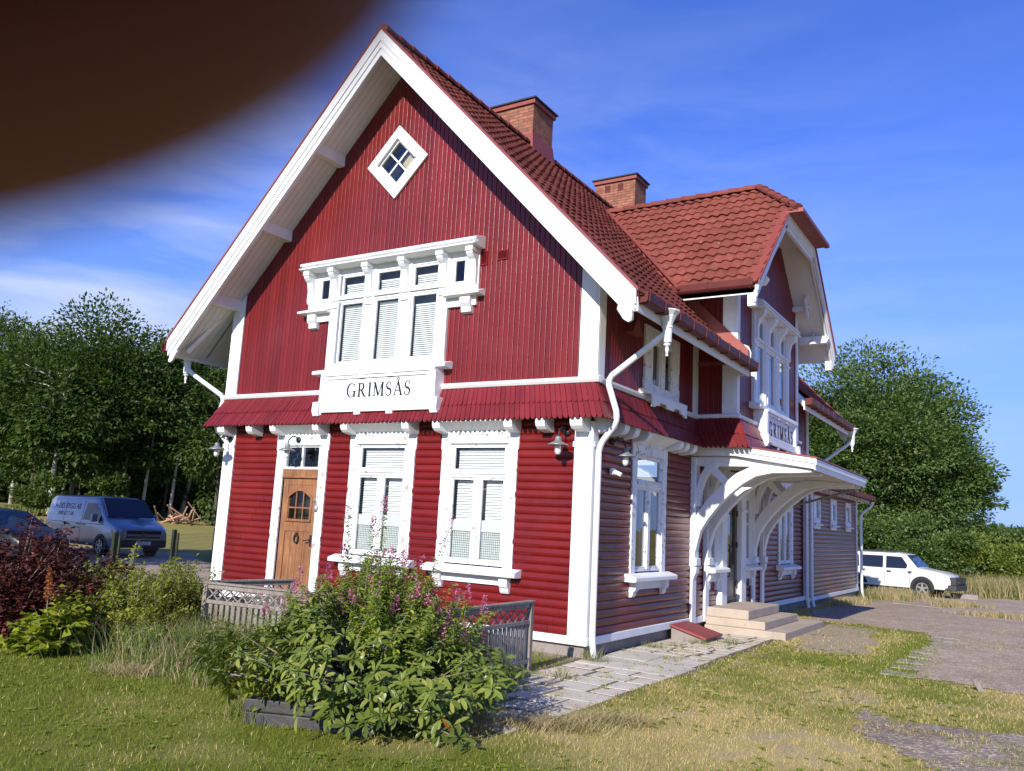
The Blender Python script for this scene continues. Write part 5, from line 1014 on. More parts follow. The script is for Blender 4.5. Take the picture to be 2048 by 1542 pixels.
# ---------------------------------------------------------------- garden plants in front
AX = np.array([.844, .535, 0]); AY = np.array([-.535, .844, 0])
def at3(px, D, dz=0): x, y = at(px, D); return np.array([x, y, dz])
def stems(m, base, tips, r=.009, mid=.35, seed=0):
    g = np.random.default_rng(seed)
    for t in tips:
        b = base+np.array([*g.normal(0, .06, 2), 0]); d = t-b; m.tube([b, b+d*.5+np.array([*g.normal(0, .05, 2), mid*.2*np.linalg.norm(d)]), t], [r*1.6, r, r*.5], 5)
def rhododendron():
    c = np.array([.16, -4.87, 0]); e = empty('rhododendron_bush', tuple(c), 0, 'spreading rhododendron with long glossy leaves growing over a dark timber bed', 'shrub'); g = np.random.default_rng(90)
    n = 620; u = unit(g.normal(size=(n, 3))); u[:, 2] = np.abs(u[:, 2])*1.25-.28; u = unit(u); rr = (.72+.32*g.random(n))*(1+.16*np.sin(u[:, 0]*6+2)+.10*np.sin(u[:, 2]*9)); tips = AX*(u[:, :1]*1.2*rr[:, None])+AY*(u[:, 1:2]*.95*rr[:, None])+np.array([0, 0, 1.])*(.40+u[:, 2:]*.72*rr[:, None]); tips[:, 2] = np.clip(tips[:, 2], .1, None)
    lowr = (u[:, 0] > .3); tips[lowr, 2] *= .9
    keep = ~((np.abs(u[:, 0]-.1) < .38) & (tips[:, 2] > .88)); tips = tips[keep]; u = u[keep]
    q = 34; ex = AX*g.uniform(-.15, 1.0, (q, 1))+AY*g.uniform(-1.02, -.72, (q, 1))+np.array([0, 0, 1.])*g.uniform(.12, .5, (q, 1)); tips = np.concatenate([tips, ex]); u = np.concatenate([u, unit(AX*g.normal(0, .4, (q, 1))-AY+np.array([0, 0, .35]))])
    P = []; Dn = []; Nn = []; L = []; OP = []; OD = []; ON = []
    for t, v in zip(tips, u):
        ax = unit(v+np.array([0, 0, .9])+g.normal(0, .25, 3)); a = unit(np.cross(ax, [.3, .2, 1])); b = np.cross(ax, a); k = g.integers(8, 13)
        for j in range(k):
            th = 2*np.pi*j/k+g.normal(0, .2); el = g.uniform(-.35, .55); d = unit((a*np.cos(th)+b*np.sin(th))*math.cos(el)+ax*math.sin(el)); P.append(t+d*.012); Dn.append(d); Nn.append(ax); L.append(g.uniform(.07, .145)*(1 if g.random() > .15 else .6))
        if g.random() < .06:
            d = unit(g.normal(0, 1, 3)+[0, 0, -1.2]); OP.append(t); OD.append(d); ON.append(ax)
    leaf_mesh('leaves', LF_RHO, e, np.array(P), np.array(Dn), np.array(Nn), np.array(L), np.array(L)*g.uniform(.25, .36, len(L)), geo=leaf_geo2, fold=.13, droop=g.uniform(.02, .5, len(L)))
    leaf_mesh('dying_leaves', LF_OLD, e, np.array(OP), np.array(OD), np.array(ON), .13, .05, droop=.3)
    m = M(); stems(m, np.array([0, 0, .05]), tips[::3]*.97, .011, seed=3); m.build('branches', TWIG, e, smooth=True)
rhododendron()
def spire_shrub():
    c = np.array([.0, -4.52, 0]); e = empty('meadowsweet_shrub', tuple(c), 0, 'upright leafy shrub with pink flower spikes rising behind the rhododendron', 'shrub'); g = np.random.default_rng(91); P = []; Dn = []; Nn = []; L = []; FP = []; FD = []; FN = []; FL = []; m = M()
    for k in range(380):
        q = g.normal(0, .52, 2)*[1, .8]; q[0] = np.clip(q[0], -1.0, 1.0); H = (1.42-.44*min(1, abs(q[0]))**1.3-.12*abs(q[1]))*g.uniform(.62, 1.06)
        tall_ = k in (3, 9, 31, 50); H = 1.86-.1*(k % 3) if tall_ else H; x_ = {3: -.28, 9: .18, 31: .55, 50: -.02}.get(k, q[0]); b = AX*x_*.5+AY*q[1]*.5; t = AX*x_*1.05+AY*q[1]+np.array([0, 0, H]); mid = (b+t)/2+np.array([*g.normal(0, .09, 2), .12]); t = t+np.array([*g.normal(0, .10, 2), 0]); m.tube([b, mid, t], [.006, .005, .003], 4)
        nl = int(H*95)
        for j in range(nl):
            s = .2+.8*(j/nl)**.8; p = b*(1-s)**2+2*mid*s*(1-s)+t*s*s; th = j*2.4+g.normal(0, .3); d = unit(np.array([math.cos(th), math.sin(th), g.uniform(-.25, .8)])); P.append(p); Dn.append(d); Nn.append(unit(np.array([-d[0]*.5, -d[1]*.5, 1])+g.normal(0, .25, 3))); L.append(g.uniform(.055, .10)*(1.15-.5*s))
        if tall_ or g.random() < .2:
            hl = g.uniform(.09, .2); fat = g.random() < .6
            for j in range(70 if fat else 26):
                s = g.random(); th = g.uniform(0, 6.28); rad = (.034 if fat else .018)*(1-.8*s); FP.append(t+np.array([math.cos(th)*rad, math.sin(th)*rad, s*hl])); FD.append(np.array([math.cos(th), math.sin(th), .7])); FN.append(np.array([0, 0, 1.])+g.normal(0, .4, 3)); FL.append(g.uniform(.016, .028))
    leaf_mesh('leaves', LF_SPI, e, np.array(P), np.array(Dn), np.array(Nn), np.array(L), np.array(L)*.34, geo=leaf_geo2, droop=g.uniform(0, .4, len(L))); leaf_mesh('flower_spikes', FLOWER, e, np.array(FP), unit(np.array(FD)), unit(np.array(FN)), np.array(FL), np.array(FL)*.75); m.build('stems', TWIG, e, smooth=True)
spire_shrub()
def shrub(name, c, rx, ry, H, lab, mat, seed, n, ls, asp=.45, stemcol=TWIG, cat='shrub', up=.5, group=None, ncl=60, low=.12):
    e = empty(name, (c[0], c[1], 0), 0, lab, cat, group); g = np.random.default_rng(seed); tips = []; P = []; Dn = []; Nn = []; L = []
    for k in range(ncl):
        u = unit(g.normal(size=3)); u[2] = abs(u[2]); s = .45+.55*g.random()**.5; t = AX*u[0]*rx*s+AY*u[1]*ry*s+np.array([0, 0, H*(low+(1-low)*(u[2]*.85+.15)*s*g.uniform(.75, 1.05))]); tips.append(t); b = t*np.array([.35, .35, .25]); q = n//ncl
        w = g.random(q)**.7; p = b+(t-b)*w[:, None]+g.normal(0, .05, (q, 3))*np.array([1, 1, .8])*(rx*1.2); th = g.uniform(0, 6.28, q); d = np.stack([np.cos(th), np.sin(th), g.uniform(-.2, up*1.6, q)], 1); P.append(p); Dn.append(d); Nn.append(unit(g.normal(0, .45, (q, 3))+[0, 0, 1])); L.append(ls*(.6+.8*g.random(q)))
    P, Dn, Nn, L = map(np.concatenate, (P, Dn, Nn, L)); P[:, 2] = np.maximum(P[:, 2], .02); leaf_mesh('leaves', mat, e, P, Dn, Nn, L, L*asp, droop=.15); m = M(); stems(m, np.zeros(3), tips, .007, seed=seed); m.build('stems', stemcol, e, smooth=True); return e
shrub('barberry_bush', at(40, 13.2), 1.5, 1.15, 1.6, 'big dark purple barberry bush at the left edge of the garden', LF_PUR, 101, 24000, .075, .55, ncl=150, low=.02)
shrub('barberry_bush', at(172, 13.6), .95, .7, 1.35, 'smaller purple-brown barberry shoot cluster right of the big purple bush', LF_PUR, 102, 9500, .07, .55, ncl=80, low=.02)
shrub('spiraea_bush', at(232, 13.0), .72, .6, 1.25, 'yellow-green fine-leaved bush nearest the purple one', LF_YEL, 103, 9000, .055, .4, up=.9, group='yellow-green bushes by the picket screen')
shrub('spiraea_bush', at(300, 12.4), .78, .6, 1.15, 'yellow-green fine-leaved bush in the middle of the bed left of the house', LF_YEL, 104, 9500, .055, .4, up=.9, group='yellow-green bushes by the picket screen')
shrub('spiraea_bush', at(375, 13.0), .75, .55, 1.25, 'yellow-green fine-leaved bush closest to the grey picket screen', LF_YEL, 105, 9000, .055, .4, up=.9, group='yellow-green bushes by the picket screen')
shrub('spiraea_bush', at(270, 16.0), .28, .25, 1.45, 'narrow light green shoot in front of the van bumper', LF_YEL, 106, 900, .07, .4, up=.9, ncl=16)
shrub('spiraea_bush', at(352, 16.5), .3, .25, 1.25, 'narrow light green shoot below the second fence post', LF_YEL, 107, 900, .07, .4, up=.9, ncl=16)
shrub('lime_leaved_plant', at(128, 11.7), .46, .4, .62, 'bright lime-green broad-leaved plant at the edge of the left lawn', LF_BRIGHT, 108, 900, .14, .72, up=.2, ncl=40, cat='plant')
shrub('lime_leaved_plant', at(180, 12.2), .45, .4, .95, 'bright lime-green shoots behind the lime broad-leaved plant', LF_BRIGHT, 109, 620, .11, .6, up=.3, ncl=30, cat='plant')
shrub('lime_leaved_plant', (-.42, -5.35), .3, .25, .55, 'fresh light green leafy clump at the left end of the timber bed', LF_BRIGHT, 110, 330, .10, .6, up=.4, ncl=16, cat='plant')
shrub('green_weed', at(475, 11.2), .5, .4, .55, 'dull green leafy weeds left of the rhododendron', LF_RHO, 111, 1500, .08, .35, up=.6, cat='plant')
shrub('green_weed', at(330, 11.6), .5, .4, .42, 'low mixed green weeds below the yellow-green bushes', LF_SPI, 112, 1300, .07, .35, up=.6, cat='plant')
e = empty('dried_flower_stalk', (*at(120, 11.9), 0), 0, 'rusty orange dried seed head standing in front of the purple bush', 'plant'); g = np.random.default_rng(5); s = g.random(420); th = g.uniform(0, 6.28, 420); rad = .05*(1-s)*(.5+.5*np.sin(s*14)**2)+.008; P = np.stack([np.cos(th)*rad-.07*(s), np.sin(th)*rad, .62+.36*s], 1)
leaf_mesh('seed_head', RUST, e, P, g.normal(0, 1, (420, 3)), g.normal(0, 1, (420, 3)), .03, .02); m = M(); m.tube([(0, 0, 0), (0, 0, .4), (-.02, 0, .75)], .007, 5); m.build('stem', TWIG, e)
# low broad-leaved weeds in the lawn
x, y, r = sample(9000, -7, 8, -8.5, 9, 15); ok = free_ground(x, y) & (fbm(x, y, .8, 3, 61) > .47) & (x*.55 < 2.6); x, y = x[ok], y[ok]; n = len(x); P = np.repeat(np.stack([x, y, 0*x+.006], 1), 6, 0); th = np.tile(np.arange(6)*1.05, n)+np.repeat(r.uniform(0, 6.28, n), 6); sz = np.repeat(r.uniform(.018, .05, n), 6)
o = leaf_mesh('lawn_weeds', LF_SPI, None, P, np.stack([np.cos(th), np.sin(th), r.uniform(.05, .5, len(th))], 1), np.tile([0, 0, 1.], (len(th), 1))+r.normal(0, .2, (len(th), 3)), sz, sz*.5, droop=.2); o['kind'] = 'stuff'
# raised timber bed
e = empty('timber_raised_bed', (.1, -5.1, 0), 0, 'low dark tarred timber bed under the rhododendron', 'planter'); A = [np.array(q) for q in ((-.40, -5.60), (.62, -5.19), (.22, -4.27), (-.80, -4.68))]; c0 = np.array([.1, -5.1])
for i in range(4):
    a, b = A[i]-c0, A[(i+1) % 4]-c0; d = unit(b-a); n_ = np.array([-d[1], d[0]])*.05; m = M(); ov = .05 if i % 2 == 0 else -.05
    for z0, z1 in ((-.05, .10), (.105, .21)): p, q = a-d*ov, b+d*ov; m.hexa([(*(p-n_), z0), (*(q-n_), z0), (*(q+n_), z0), (*(p+n_), z0), (*(p-n_), z1), (*(q-n_), z1), (*(q+n_), z1), (*(p+n_), z1)])
    m.build('timber_side', DARKWOOD, e, .012)
m = M(); m.F.append([m.v(*(q-c0)*.97, .2) for q in A]) if 0 else m.F.append([m.v(float((q-c0)[0]), float((q-c0)[1]), .16) for q in A]); m.build('soil', pm('dark_soil', (.05, .038, .028, 1), .95, .1, .3, 6, 40, .5), e)
# grey picket screens round the little patio
def picket(a, b, h, lab, posts=(0, 1)):
    a, b = np.array(a), np.array(b); L_ = float(np.linalg.norm(b-a)); e = empty('picket_screen', (a[0], a[1], 0), math.atan2(b[1]-a[1], b[0]-a[0]), lab, 'fence', 'grey picket screens round the patio')
    for p in posts: m = M(); m.box(p*L_-.035, p*L_+.035, -.035, .035, -.1, h+.01); m.build('post', GREYWOOD, e, .006)
    m = M(); m.box(-.05, L_+.05, -.045, .045, h+.012, h+.04); m.box(.035, L_-.035, -.02, .02, h-.05, h+.01); m.box(.035, L_-.035, -.02, .02, h-.25, h-.20); m.box(.035, L_-.035, -.02, .02, .1, .15); m.build('rail', GREYWOOD, e, .005)
    m = M(); n = max(3, int(L_/.105))
    for i in range(n): u = .06+(i+.5)*(L_-.12)/n; m.box(u-.032, u+.032, -.011, .011, .155, h-.255)
    m.build('picket', GREYWOOD, e, .004); m = M(); k = max(3, int(L_/.17))
    for i in range(k):
        u0, u1 = .04+i*(L_-.08)/k, .04+(i+1)*(L_-.08)/k; m.ribbon([(u0, h-.2), (u1, h-.05)], .018, -.012, -.001); m.ribbon([(u0, h-.05), (u1, h-.2)], .018, .001, .012)
    m.build('lattice', GREYWOOD, e)
picket((-.03, -1.5), (.02, -3.35), .83, 'grey picket screen at the house corner, right of the rhododendron'); picket((-4.40, -3.0), (-2.4, -2.72), .76, 'grey picket screen facing the lawn, left of the rhododendron'); picket((-4.42, -2.9), (-4.2, -1.6), .77, 'grey picket screen side panel running back toward the front door'); picket((-2.3, -2.72), (-.1, -3.3), .76, 'grey picket screen hidden behind the rhododendron')
m = M(); m.box(-4.5, -.1, -3.2, -.06, -.02, .02) if 0 else None
# wire fence by the driveway
GREENP = pm('dark_green_post', (.022, .030, .018, 1), .6, .3, .15); e = empty('wire_fence', (-12.76, .98, 0), 0, 'dark green post and wire mesh fence in front of the van', 'fence'); pts = [(-2.66, -3.52), (0, 0), (-2.64, 3.53), (-5.3, 7.1), (-7.9, 10.6)]
for p in pts: m = M(); m.box(p[0]-.05, p[0]+.05, p[1]-.05, p[1]+.05, -.1, 1.12); m.tube([(p[0]+.12, p[1]+.05, -.1), (p[0]+.11, p[1]+.05, 1.04)], .035, 6); m.build('post', GREENP, e, .006)
m = M()
for a, b in zip(pts[:-1], pts[1:]):
    for z in np.arange(.08, 1.0, .11): m.tube([(a[0], a[1], z), (b[0], b[1], z)], .0022, 3)
    for t in np.arange(0, 1, .028): m.tube([(a[0]+(b[0]-a[0])*t, a[1]+(b[1]-a[1])*t, .06), (a[0]+(b[0]-a[0])*t, a[1]+(b[1]-a[1])*t, .98)], .0018, 3)
m.build('wire_mesh', IRON, e)
# heap of split planks at the wood's edge
cx, cy = -38.2, 21.6; gh_ = float(ground_h(cx, cy)); g = np.random.default_rng(12); W_ = ('topmost', 'thickest', 'leaning', 'lowest', 'shortest', 'longest')
for i in range(26):
    L_ = g.uniform(1.0, 1.9); a = np.array([cx, cy, gh_])+np.array([*g.normal(0, .55, 2), 0]); th = g.uniform(0, 6.28) if i < 18 else g.normal(-.9, .25); el = g.uniform(.15, .8); d = np.array([math.cos(th)*math.cos(el), math.sin(th)*math.cos(el), math.sin(el)])*L_; a = a-d*.42*[1, 1, 0]; s_ = g.uniform(.03, .06)
    o = M(); o.tube([(0, 0, 0), tuple(d)], s_, 4); q = o.build('plank', RAWWOOD); q.location = a; tag(q, 'bare split plank in the loose heap at the wood edge', 'plank', 'planks in the heap')
# small things on the yard
m = M(); m.box(-.75, .75, -.03, .03, .0, .035); o = m.build('lath', GREYWOOD, None, .004); o.location = (2.15, 18.6, float(ground_h(2.1, 18.6))+.015); o.rotation_euler.z = -.25; tag(o, 'thin dark lath lying on the asphalt in front of the white car', 'lath')
m = M(); m.hexa([(-.05, -.02, 0), (.05, -.02, 0), (.05, .02, 0), (-.05, .02, 0), (-.16, -.018, .24), (-.08, -.018, .25), (-.08, .018, .25), (-.16, .018, .24)]); o = m.build('stake', GREYWOOD, None, .004); o.location = (4.78, 1.86, 0); o.scale = (.8, .8, .62); o.rotation_euler.z = .5; tag(o, 'short tilted grey stake at the near edge of the asphalt', 'stake')
m = M(); m.box(-.5, .5, -.18, .18, 0, .2); o = m.build('concrete_kerb_block', CONC, None, .02); o.location = (2.75, 28.9, float(ground_h(2.75, 28.9))); tag(o, 'low grey concrete block lying in front of the white car', 'block')
# ================================================================ vehicles
def loft(name, st, mat, par, ang=32):
    V = []; F = []; k = len(st[0][1]); full = []
    for x, p in st: full.append([(x, -w, z) for w, z in p]+[(x, w, z) for w, z in p[::-1]])
    for r in full: V += r
    n = 2*k
    for i in range(len(st)-1):
        for j in range(n): q = (j+1) % n; F.append((i*n+j, i*n+q, (i+1)*n+q, (i+1)*n+j))
    me = bpy.data.meshes.new(name); me.from_pydata(V, [], F+[tuple(range(n))[::-1], tuple((len(st)-1)*n+j for j in range(n))]); bm = bmesh.new(); bm.from_mesh(me); bmesh.ops.recalc_face_normals(bm, faces=bm.faces); bm.to_mesh(me); bm.free()
    for p in me.polygons: p.use_smooth = True
    me.set_sharp_from_angle(angle=R_(ang)); me.materials.append(mat); return link(bpy.data.objects.new(name, me), par)
def side_pt(st, x, z, s, off=.006):     # a point on the body's flank
    for i in range(len(st)-1):
        if st[i][0] <= x <= st[i+1][0]: break
    t = (x-st[i][0])/max(1e-6, st[i+1][0]-st[i][0]); p = [(a[0]+(b[0]-a[0])*t, a[1]+(b[1]-a[1])*t) for a, b in zip(st[i][1], st[i+1][1])]
    for a, b in zip(p[:-1], p[1:]):
        if a[1] <= z <= b[1]+1e-6: f = (z-a[1])/max(1e-6, b[1]-a[1]); return (x, s*(a[0]+(b[0]-a[0])*f+off), z)
    return (x, s*(p[-1][0]+off), z)
def flank(st, poly, name, mat, par, s=None, nx=6, nz=3, off=.006):   # panel of 4 corners laid on the flank
    for sd in ((-1, 1) if s is None else (s,)):
        m = M(); (a, b, c, d) = poly; idx = []
        for j in range(nz+1):
            for i in range(nx+1):
                u, v = i/nx, j/nz; x = (a[0]*(1-u)+b[0]*u)*(1-v)+(d[0]*(1-u)+c[0]*u)*v; z = (a[1]*(1-u)+b[1]*u)*(1-v)+(d[1]*(1-u)+c[1]*u)*v; idx.append(m.v(*side_pt(st, x, z, sd, off)))
        for j in range(nz):
            for i in range(nx): q = j*(nx+1)+i; m.F.append([idx[q], idx[q+1], idx[q+nx+2], idx[q+nx+1]])
        m.build(name, mat, par)
TYRE = pm('tyre_rubber', (.018, .018, .018, 1), .9, .2, .2); ALLOY = pm('dull_alloy', (.38, .37, .35, 1), .4, .5, .1, metal=.6); TRIM = pm('black_plastic_trim', (.018, .019, .021, 1), .6, .4, .1); LAMPG = pm('headlamp_glass', (.35, .37, .40, 1), .1, .6, .1, metal=.4); CHROME = pm('bright_chrome', (.6, .6, .6, 1), .12, .5, 0, metal=1)
def wheel(par, x, y, r, w=.2, spokes=5):
    s = 1 if y > 0 else -1; t = M(lambda u, o, z: (x+u, y+s*o, r+z)); ring = lambda rr, o: [t.v(rr*math.cos(2*math.pi*k/28), o, rr*math.sin(2*math.pi*k/28)) for k in range(28)]
    R = [ring(*q) for q in ((r*.62, -w), (r*.94, -w), (r, -w*.8), (r, -.04), (r*.95, .0), (r*.64, .012), (r*.62, -.03))]
    for a, b in zip(R[:-1], R[1:]):
        for k in range(28): j = (k+1) % 28; t.F.append([a[k], a[j], b[j], b[k]])
    q = t.build('wheel', TYRE, par, smooth=True); m = M(lambda u, o, z: (x+u, y+s*o, r+z)); m.prism([(r*.6*math.cos(a), r*.6*math.sin(a)) for a in np.linspace(0, 6.283, 25)[:-1]], -.07, -.06)
    c = m.build('rim_back', TRIM, q); m = M(lambda u, o, z: (x+u, y+s*o, r+z)); m.ribbon([(r*.6*math.cos(a), r*.6*math.sin(a)) for a in np.linspace(0, 6.283, 29)], r*.08, -.05, .008); m.prism([(r*.17*math.cos(a), r*.17*math.sin(a)) for a in np.linspace(0, 6.283, 13)[:-1]], -.05, .006)
    for k in range(spokes): a = 2*math.pi*k/spokes+.3; m.ribbon([(r*.1*math.cos(a), r*.1*math.sin(a)), (r*.6*math.cos(a), r*.6*math.sin(a))], [r*.2, r*.15], -.045, .0)
    m.build('rim', ALLOY, q)
def arch(par, x, y, r, st, wrap=True):
    s = 1 if y > 0 else -1; m = M(); P = [(x+r*math.cos(a), r*.86+r*math.sin(a)) for a in np.linspace(-.25, math.pi+.25, 22)]; c = m.v(x, s*(abs(y)+.008), r*.8); I = [m.v(p[0], s*(abs(y)+.008), max(.22, p[1])) for p in P]
    for a, b in zip(I[:-1], I[1:]): m.F.append([c, a, b])
    return m.build('wheel_arch', TRIM, par)
def text(par, body, size, T, mat, name='lettering', shear=0, sx=1.0):
    cu = bpy.data.curves.new(name, 'FONT'); cu.body = body; cu.size = size; cu.shear = shear; o = bpy.data.objects.new(name, cu); COL.objects.link(o); dg = bpy.context.evaluated_depsgraph_get(); me = bpy.data.meshes.new_from_object(o.evaluated_get(dg)); bpy.data.objects.remove(o)
    for v in me.vertices: v.co = Vector(T(v.co.x*sx, v.co.y))
    me.materials.clear(); me.materials.append(mat); return link(bpy.data.objects.new(name, me), par)
VANP = pm('silver_blue_van_paint', (.27, .30, .36, 1), .28, .6, .04, 2, 30, metal=.55, coat=.6)
def van():
    e = empty('panel_van', (-24.69, 6.93, 0), -.07, 'silver-blue panel van with dark lettering parked behind the wire fence', 'van')
    sec = lambda w, zb, zr, wr: [(.0, zb), (w*.93, zb), (w, zb+.14), (w, 1.02), (w*.985, 1.12), (wr, zr-.16), (wr-.07, zr-.05), (wr-.2, zr), (.0, zr+.015)]
    hood = lambda w, zb, zt: [(.0, zb), (w*.93, zb), (w, zb+.14), (w, min(.80, zt-.24)), (w*.99, min(.9, zt-.16)), (w*.96, zt-.08), (w*.92, zt-.035), (w*.8, zt), (.0, zt+.03)]
    st = [(0, sec(.90, .42, 1.86, .76)), (.1, sec(.94, .34, 1.93, .82)), (.35, sec(.952, .32, 1.965, .85)), (3.0, sec(.952, .32, 1.965, .85)), (3.3, sec(.952, .32, 1.93, .83)), (4.12, hood(.952, .32, 1.24)), (4.55, hood(.94, .32, 1.10)), (4.80, hood(.90, .34, 1.0)), (4.90, hood(.84, .40, .93))]
    loft('body', st, VANP, e)
    for y in (-.86, .86):
        s = 1 if y > 0 else -1
        for x in (.95, 3.95): arch(e, x, s*.956, .40, st); wheel(e, x, s*.965, .335)
    flank(st, [(2.62, 1.16), (3.92, 1.14), (3.42, 1.72), (2.72, 1.74)], 'door_window', DARKGLASS, e); flank(st, [(.12, 1.035), (4.0, 1.035), (4.0, 1.05), (.12, 1.05)], 'side_crease', TRIM, e, nz=1); flank(st, [(.4, .34), (4.2, .34), (4.2, .42), (.4, .42)], 'sill_trim', TRIM, e, nz=1)
    flank(st, [(2.545, .48), (2.56, .48), (2.56, 1.8), (2.545, 1.8)], 'door_gap', TRIM, e, nx=1, nz=8); flank(st, [(1.3, .48), (1.312, .48), (1.312, 1.8), (1.3, 1.8)], 'door_gap', TRIM, e, nx=1, nz=8)
    for x in (2.3, 2.66): flank(st, [(x, .99), (x+.17, .99), (x+.17, 1.025), (x, 1.025)], 'door_handle', TRIM, e, nx=1, nz=1, off=.03)
    m = M(); m.hexa([(3.40, -.74, 1.90), (3.40, .74, 1.90), (4.06, .84, 1.31), (4.06, -.84, 1.31), (3.43, -.74, 1.925), (3.43, .74, 1.925), (4.09, .84, 1.325), (4.09, -.84, 1.325)]); m.build('windscreen', DARKGLASS, e)
    m = M(); m.box(4.70, 4.935, -.84, .84, .36, .60); m.box(.0, .0, 0, 0, 0, 0) if 0 else None; m.box(4.86, 4.925, -.62, .62, .80, .90); m.box(4.86, 4.935, -.60, .60, .66, .72); m.build('grille', TRIM, e, .02)
    m = M(); m.box(4.90, 4.94, -.62, .62, .775, .79); m.box(4.92, 4.95, -.6, .6, .60, .635); m.build('chrome_strip', CHROME, e)
    for s in (-1, 1):
        m = M(); m.hexa([(4.62, s*.93, .80), (4.90, s*.62, .77), (4.90, s*.62, .77), (4.62, s*.93, .80), (4.58, s*.945, .95), (4.88, s*.62, .90), (4.93, s*.62, .89), (4.74, s*.91, .93)]); m.hexa([(4.6, s*.95, .79), (4.91, s*.63, .76), (4.93, s*.63, .77), (4.72, s*.93, .80), (4.58, s*.955, .95), (4.87, s*.63, .905), (4.93, s*.63, .895), (4.74, s*.92, .94)]); m.build('headlight', LAMPG, e)
        m = M(); m.box(3.55, 3.68, s*(.98), s*(1.17), 1.12, 1.38); m.build('wing_mirror', VANP, e, .03)
    m = M(); m.box(4.936, 4.945, -.26, .26, .44, .55); pl = m.build('number_plate', WHITE, e); text(pl, 'TMA 610', .12, lambda a, b: (4.947, -.24+a, .452+b), BLACKPAINT, sx=.85)
    m = M(lambda u, o, z: (4.93+o, u, .80+z)); m.ribbon(arcp(0, 0, .085, .085, 0, 360, 20), .016, 0, .016); m.ribbon([(-.045, .06), (-.02, .005), (0, .05), (.02, .005), (.045, .06)], .013, 0, .014); m.ribbon([(-.068, .03), (-.035, -.065), (0, .0), (.035, -.065), (.068, .03)], .013, 0, .015); m.build('emblem', CHROME, e)
    f = lambda x0, z0: (lambda a, b: side_pt(st, x0+a, z0+b, -1, .004)); text(e, 'H-DES BYGG AB', .27, f(.52, 1.50), BLACKPAINT, shear=.12, sx=.92); text(e, '0703 62 72 00', .19, f(.85, 1.27), BLACKPAINT, shear=.1, sx=.95)
van()
def suv():
    x0, y0 = -1.95, 28.95; e = empty('estate_car', (x0, y0, -.335), -.16, 'worn white off-road estate car parked beyond the annex', 'car'); PW = pm('chalky_white_car_paint', (.62, .63, .60, 1), .3, .5, .08, 1.5, 25, coat=.4, wear=(.30, .28, .24, 1), wear_at=.68)
    sec = lambda w, zr, wr: [(0, .38), (w*.95, .38), (w, .5), (w, .9), (w*.97, 1.06), (wr, zr-.12), (wr-.06, zr-.03), (wr-.2, zr), (0, zr+.01)]; hood = lambda w, zt: [(0, .38), (w*.95, .38), (w, .5), (w, min(.76, zt-.2)), (w*.98, min(.86, zt-.12)), (w*.95, zt-.05), (w*.9, zt-.02), (w*.75, zt), (0, zt+.03)]
    st = [(0, sec(.86, 1.66, .69)), (.12, sec(.92, 1.72, .73)), (2.5, sec(.93, 1.75, .73)), (2.82, sec(.93, 1.70, .71)), (3.30, hood(.93, 1.17)), (4.1, hood(.92, 1.06)), (4.40, hood(.87, .96)), (4.50, hood(.80, .86))]; loft('body', st, PW, e)
    for s in (-1, 1):
        for x in (.85, 3.48): arch(e, x, s*.934, .46, st); wheel(e, x, s*.945, .37, .23)
        m = M(); m.box(2.98, 3.12, s*.95, s*1.12, 1.02, 1.2); m.build('wing_mirror', PW, e, .025); m = M(); m.box(.5, 2.4, s*.66, s*.70, 1.755, 1.795); m.build('roof_rail', TRIM, e)
        m = M(); m.hexa([(4.2, s*.9, .68), (4.5, s*.55, .66), (4.5, s*.55, .68), (4.2, s*.88, .70), (4.2, s*.9, .82), (4.48, s*.55, .78), (4.5, s*.55, .78), (4.2, s*.88, .82)]); m.build('headlight', LAMPG, e)
    for p in ([(.25, 1.1), (.98, 1.1), (.92, 1.57), (.36, 1.57)], [(1.08, 1.1), (1.95, 1.1), (1.93, 1.59), (1.03, 1.58)], [(2.07, 1.1), (3.02, 1.12), (2.66, 1.58), (2.05, 1.59)]): flank(st, p, 'side_window', DARKGLASS, e)
    for x in (1.02, 2.02, 3.0): flank(st, [(x, .5), (x+.012, .5), (x+.012, 1.06), (x, 1.06)], 'door_gap', TRIM, e, nx=1, nz=4)
    for x in (1.05, 2.1): flank(st, [(x, .93), (x+.18, .93), (x+.18, 1.0), (x, 1.0)], 'door_handle', TRIM, e, nx=1, nz=1, off=.02)
    m = M(); m.hexa([(2.85, -.62, 1.65), (2.85, .62, 1.65), (3.27, .76, 1.21), (3.27, -.76, 1.21), (2.88, -.62, 1.675), (2.88, .62, 1.675), (3.30, .76, 1.225), (3.30, -.76, 1.225)]); m.build('windscreen', DARKGLASS, e)
    m = M(); m.box(4.3, 4.72, -.86, .86, .36, .58); m.box(4.46, 4.70, -.78, .78, .585, .88); m.box(4.70, 4.74, -.5, .5, .62, .74); m.build('front_bumper', pm('grey_plastic_bumper', (.05, .05, .048, 1), .7, .3, .2), e, .04)
    m = M(); m.box(.95, 3.0, -.96, .96, .36, .43); m.build('side_step', PW, e, .015)
suv()
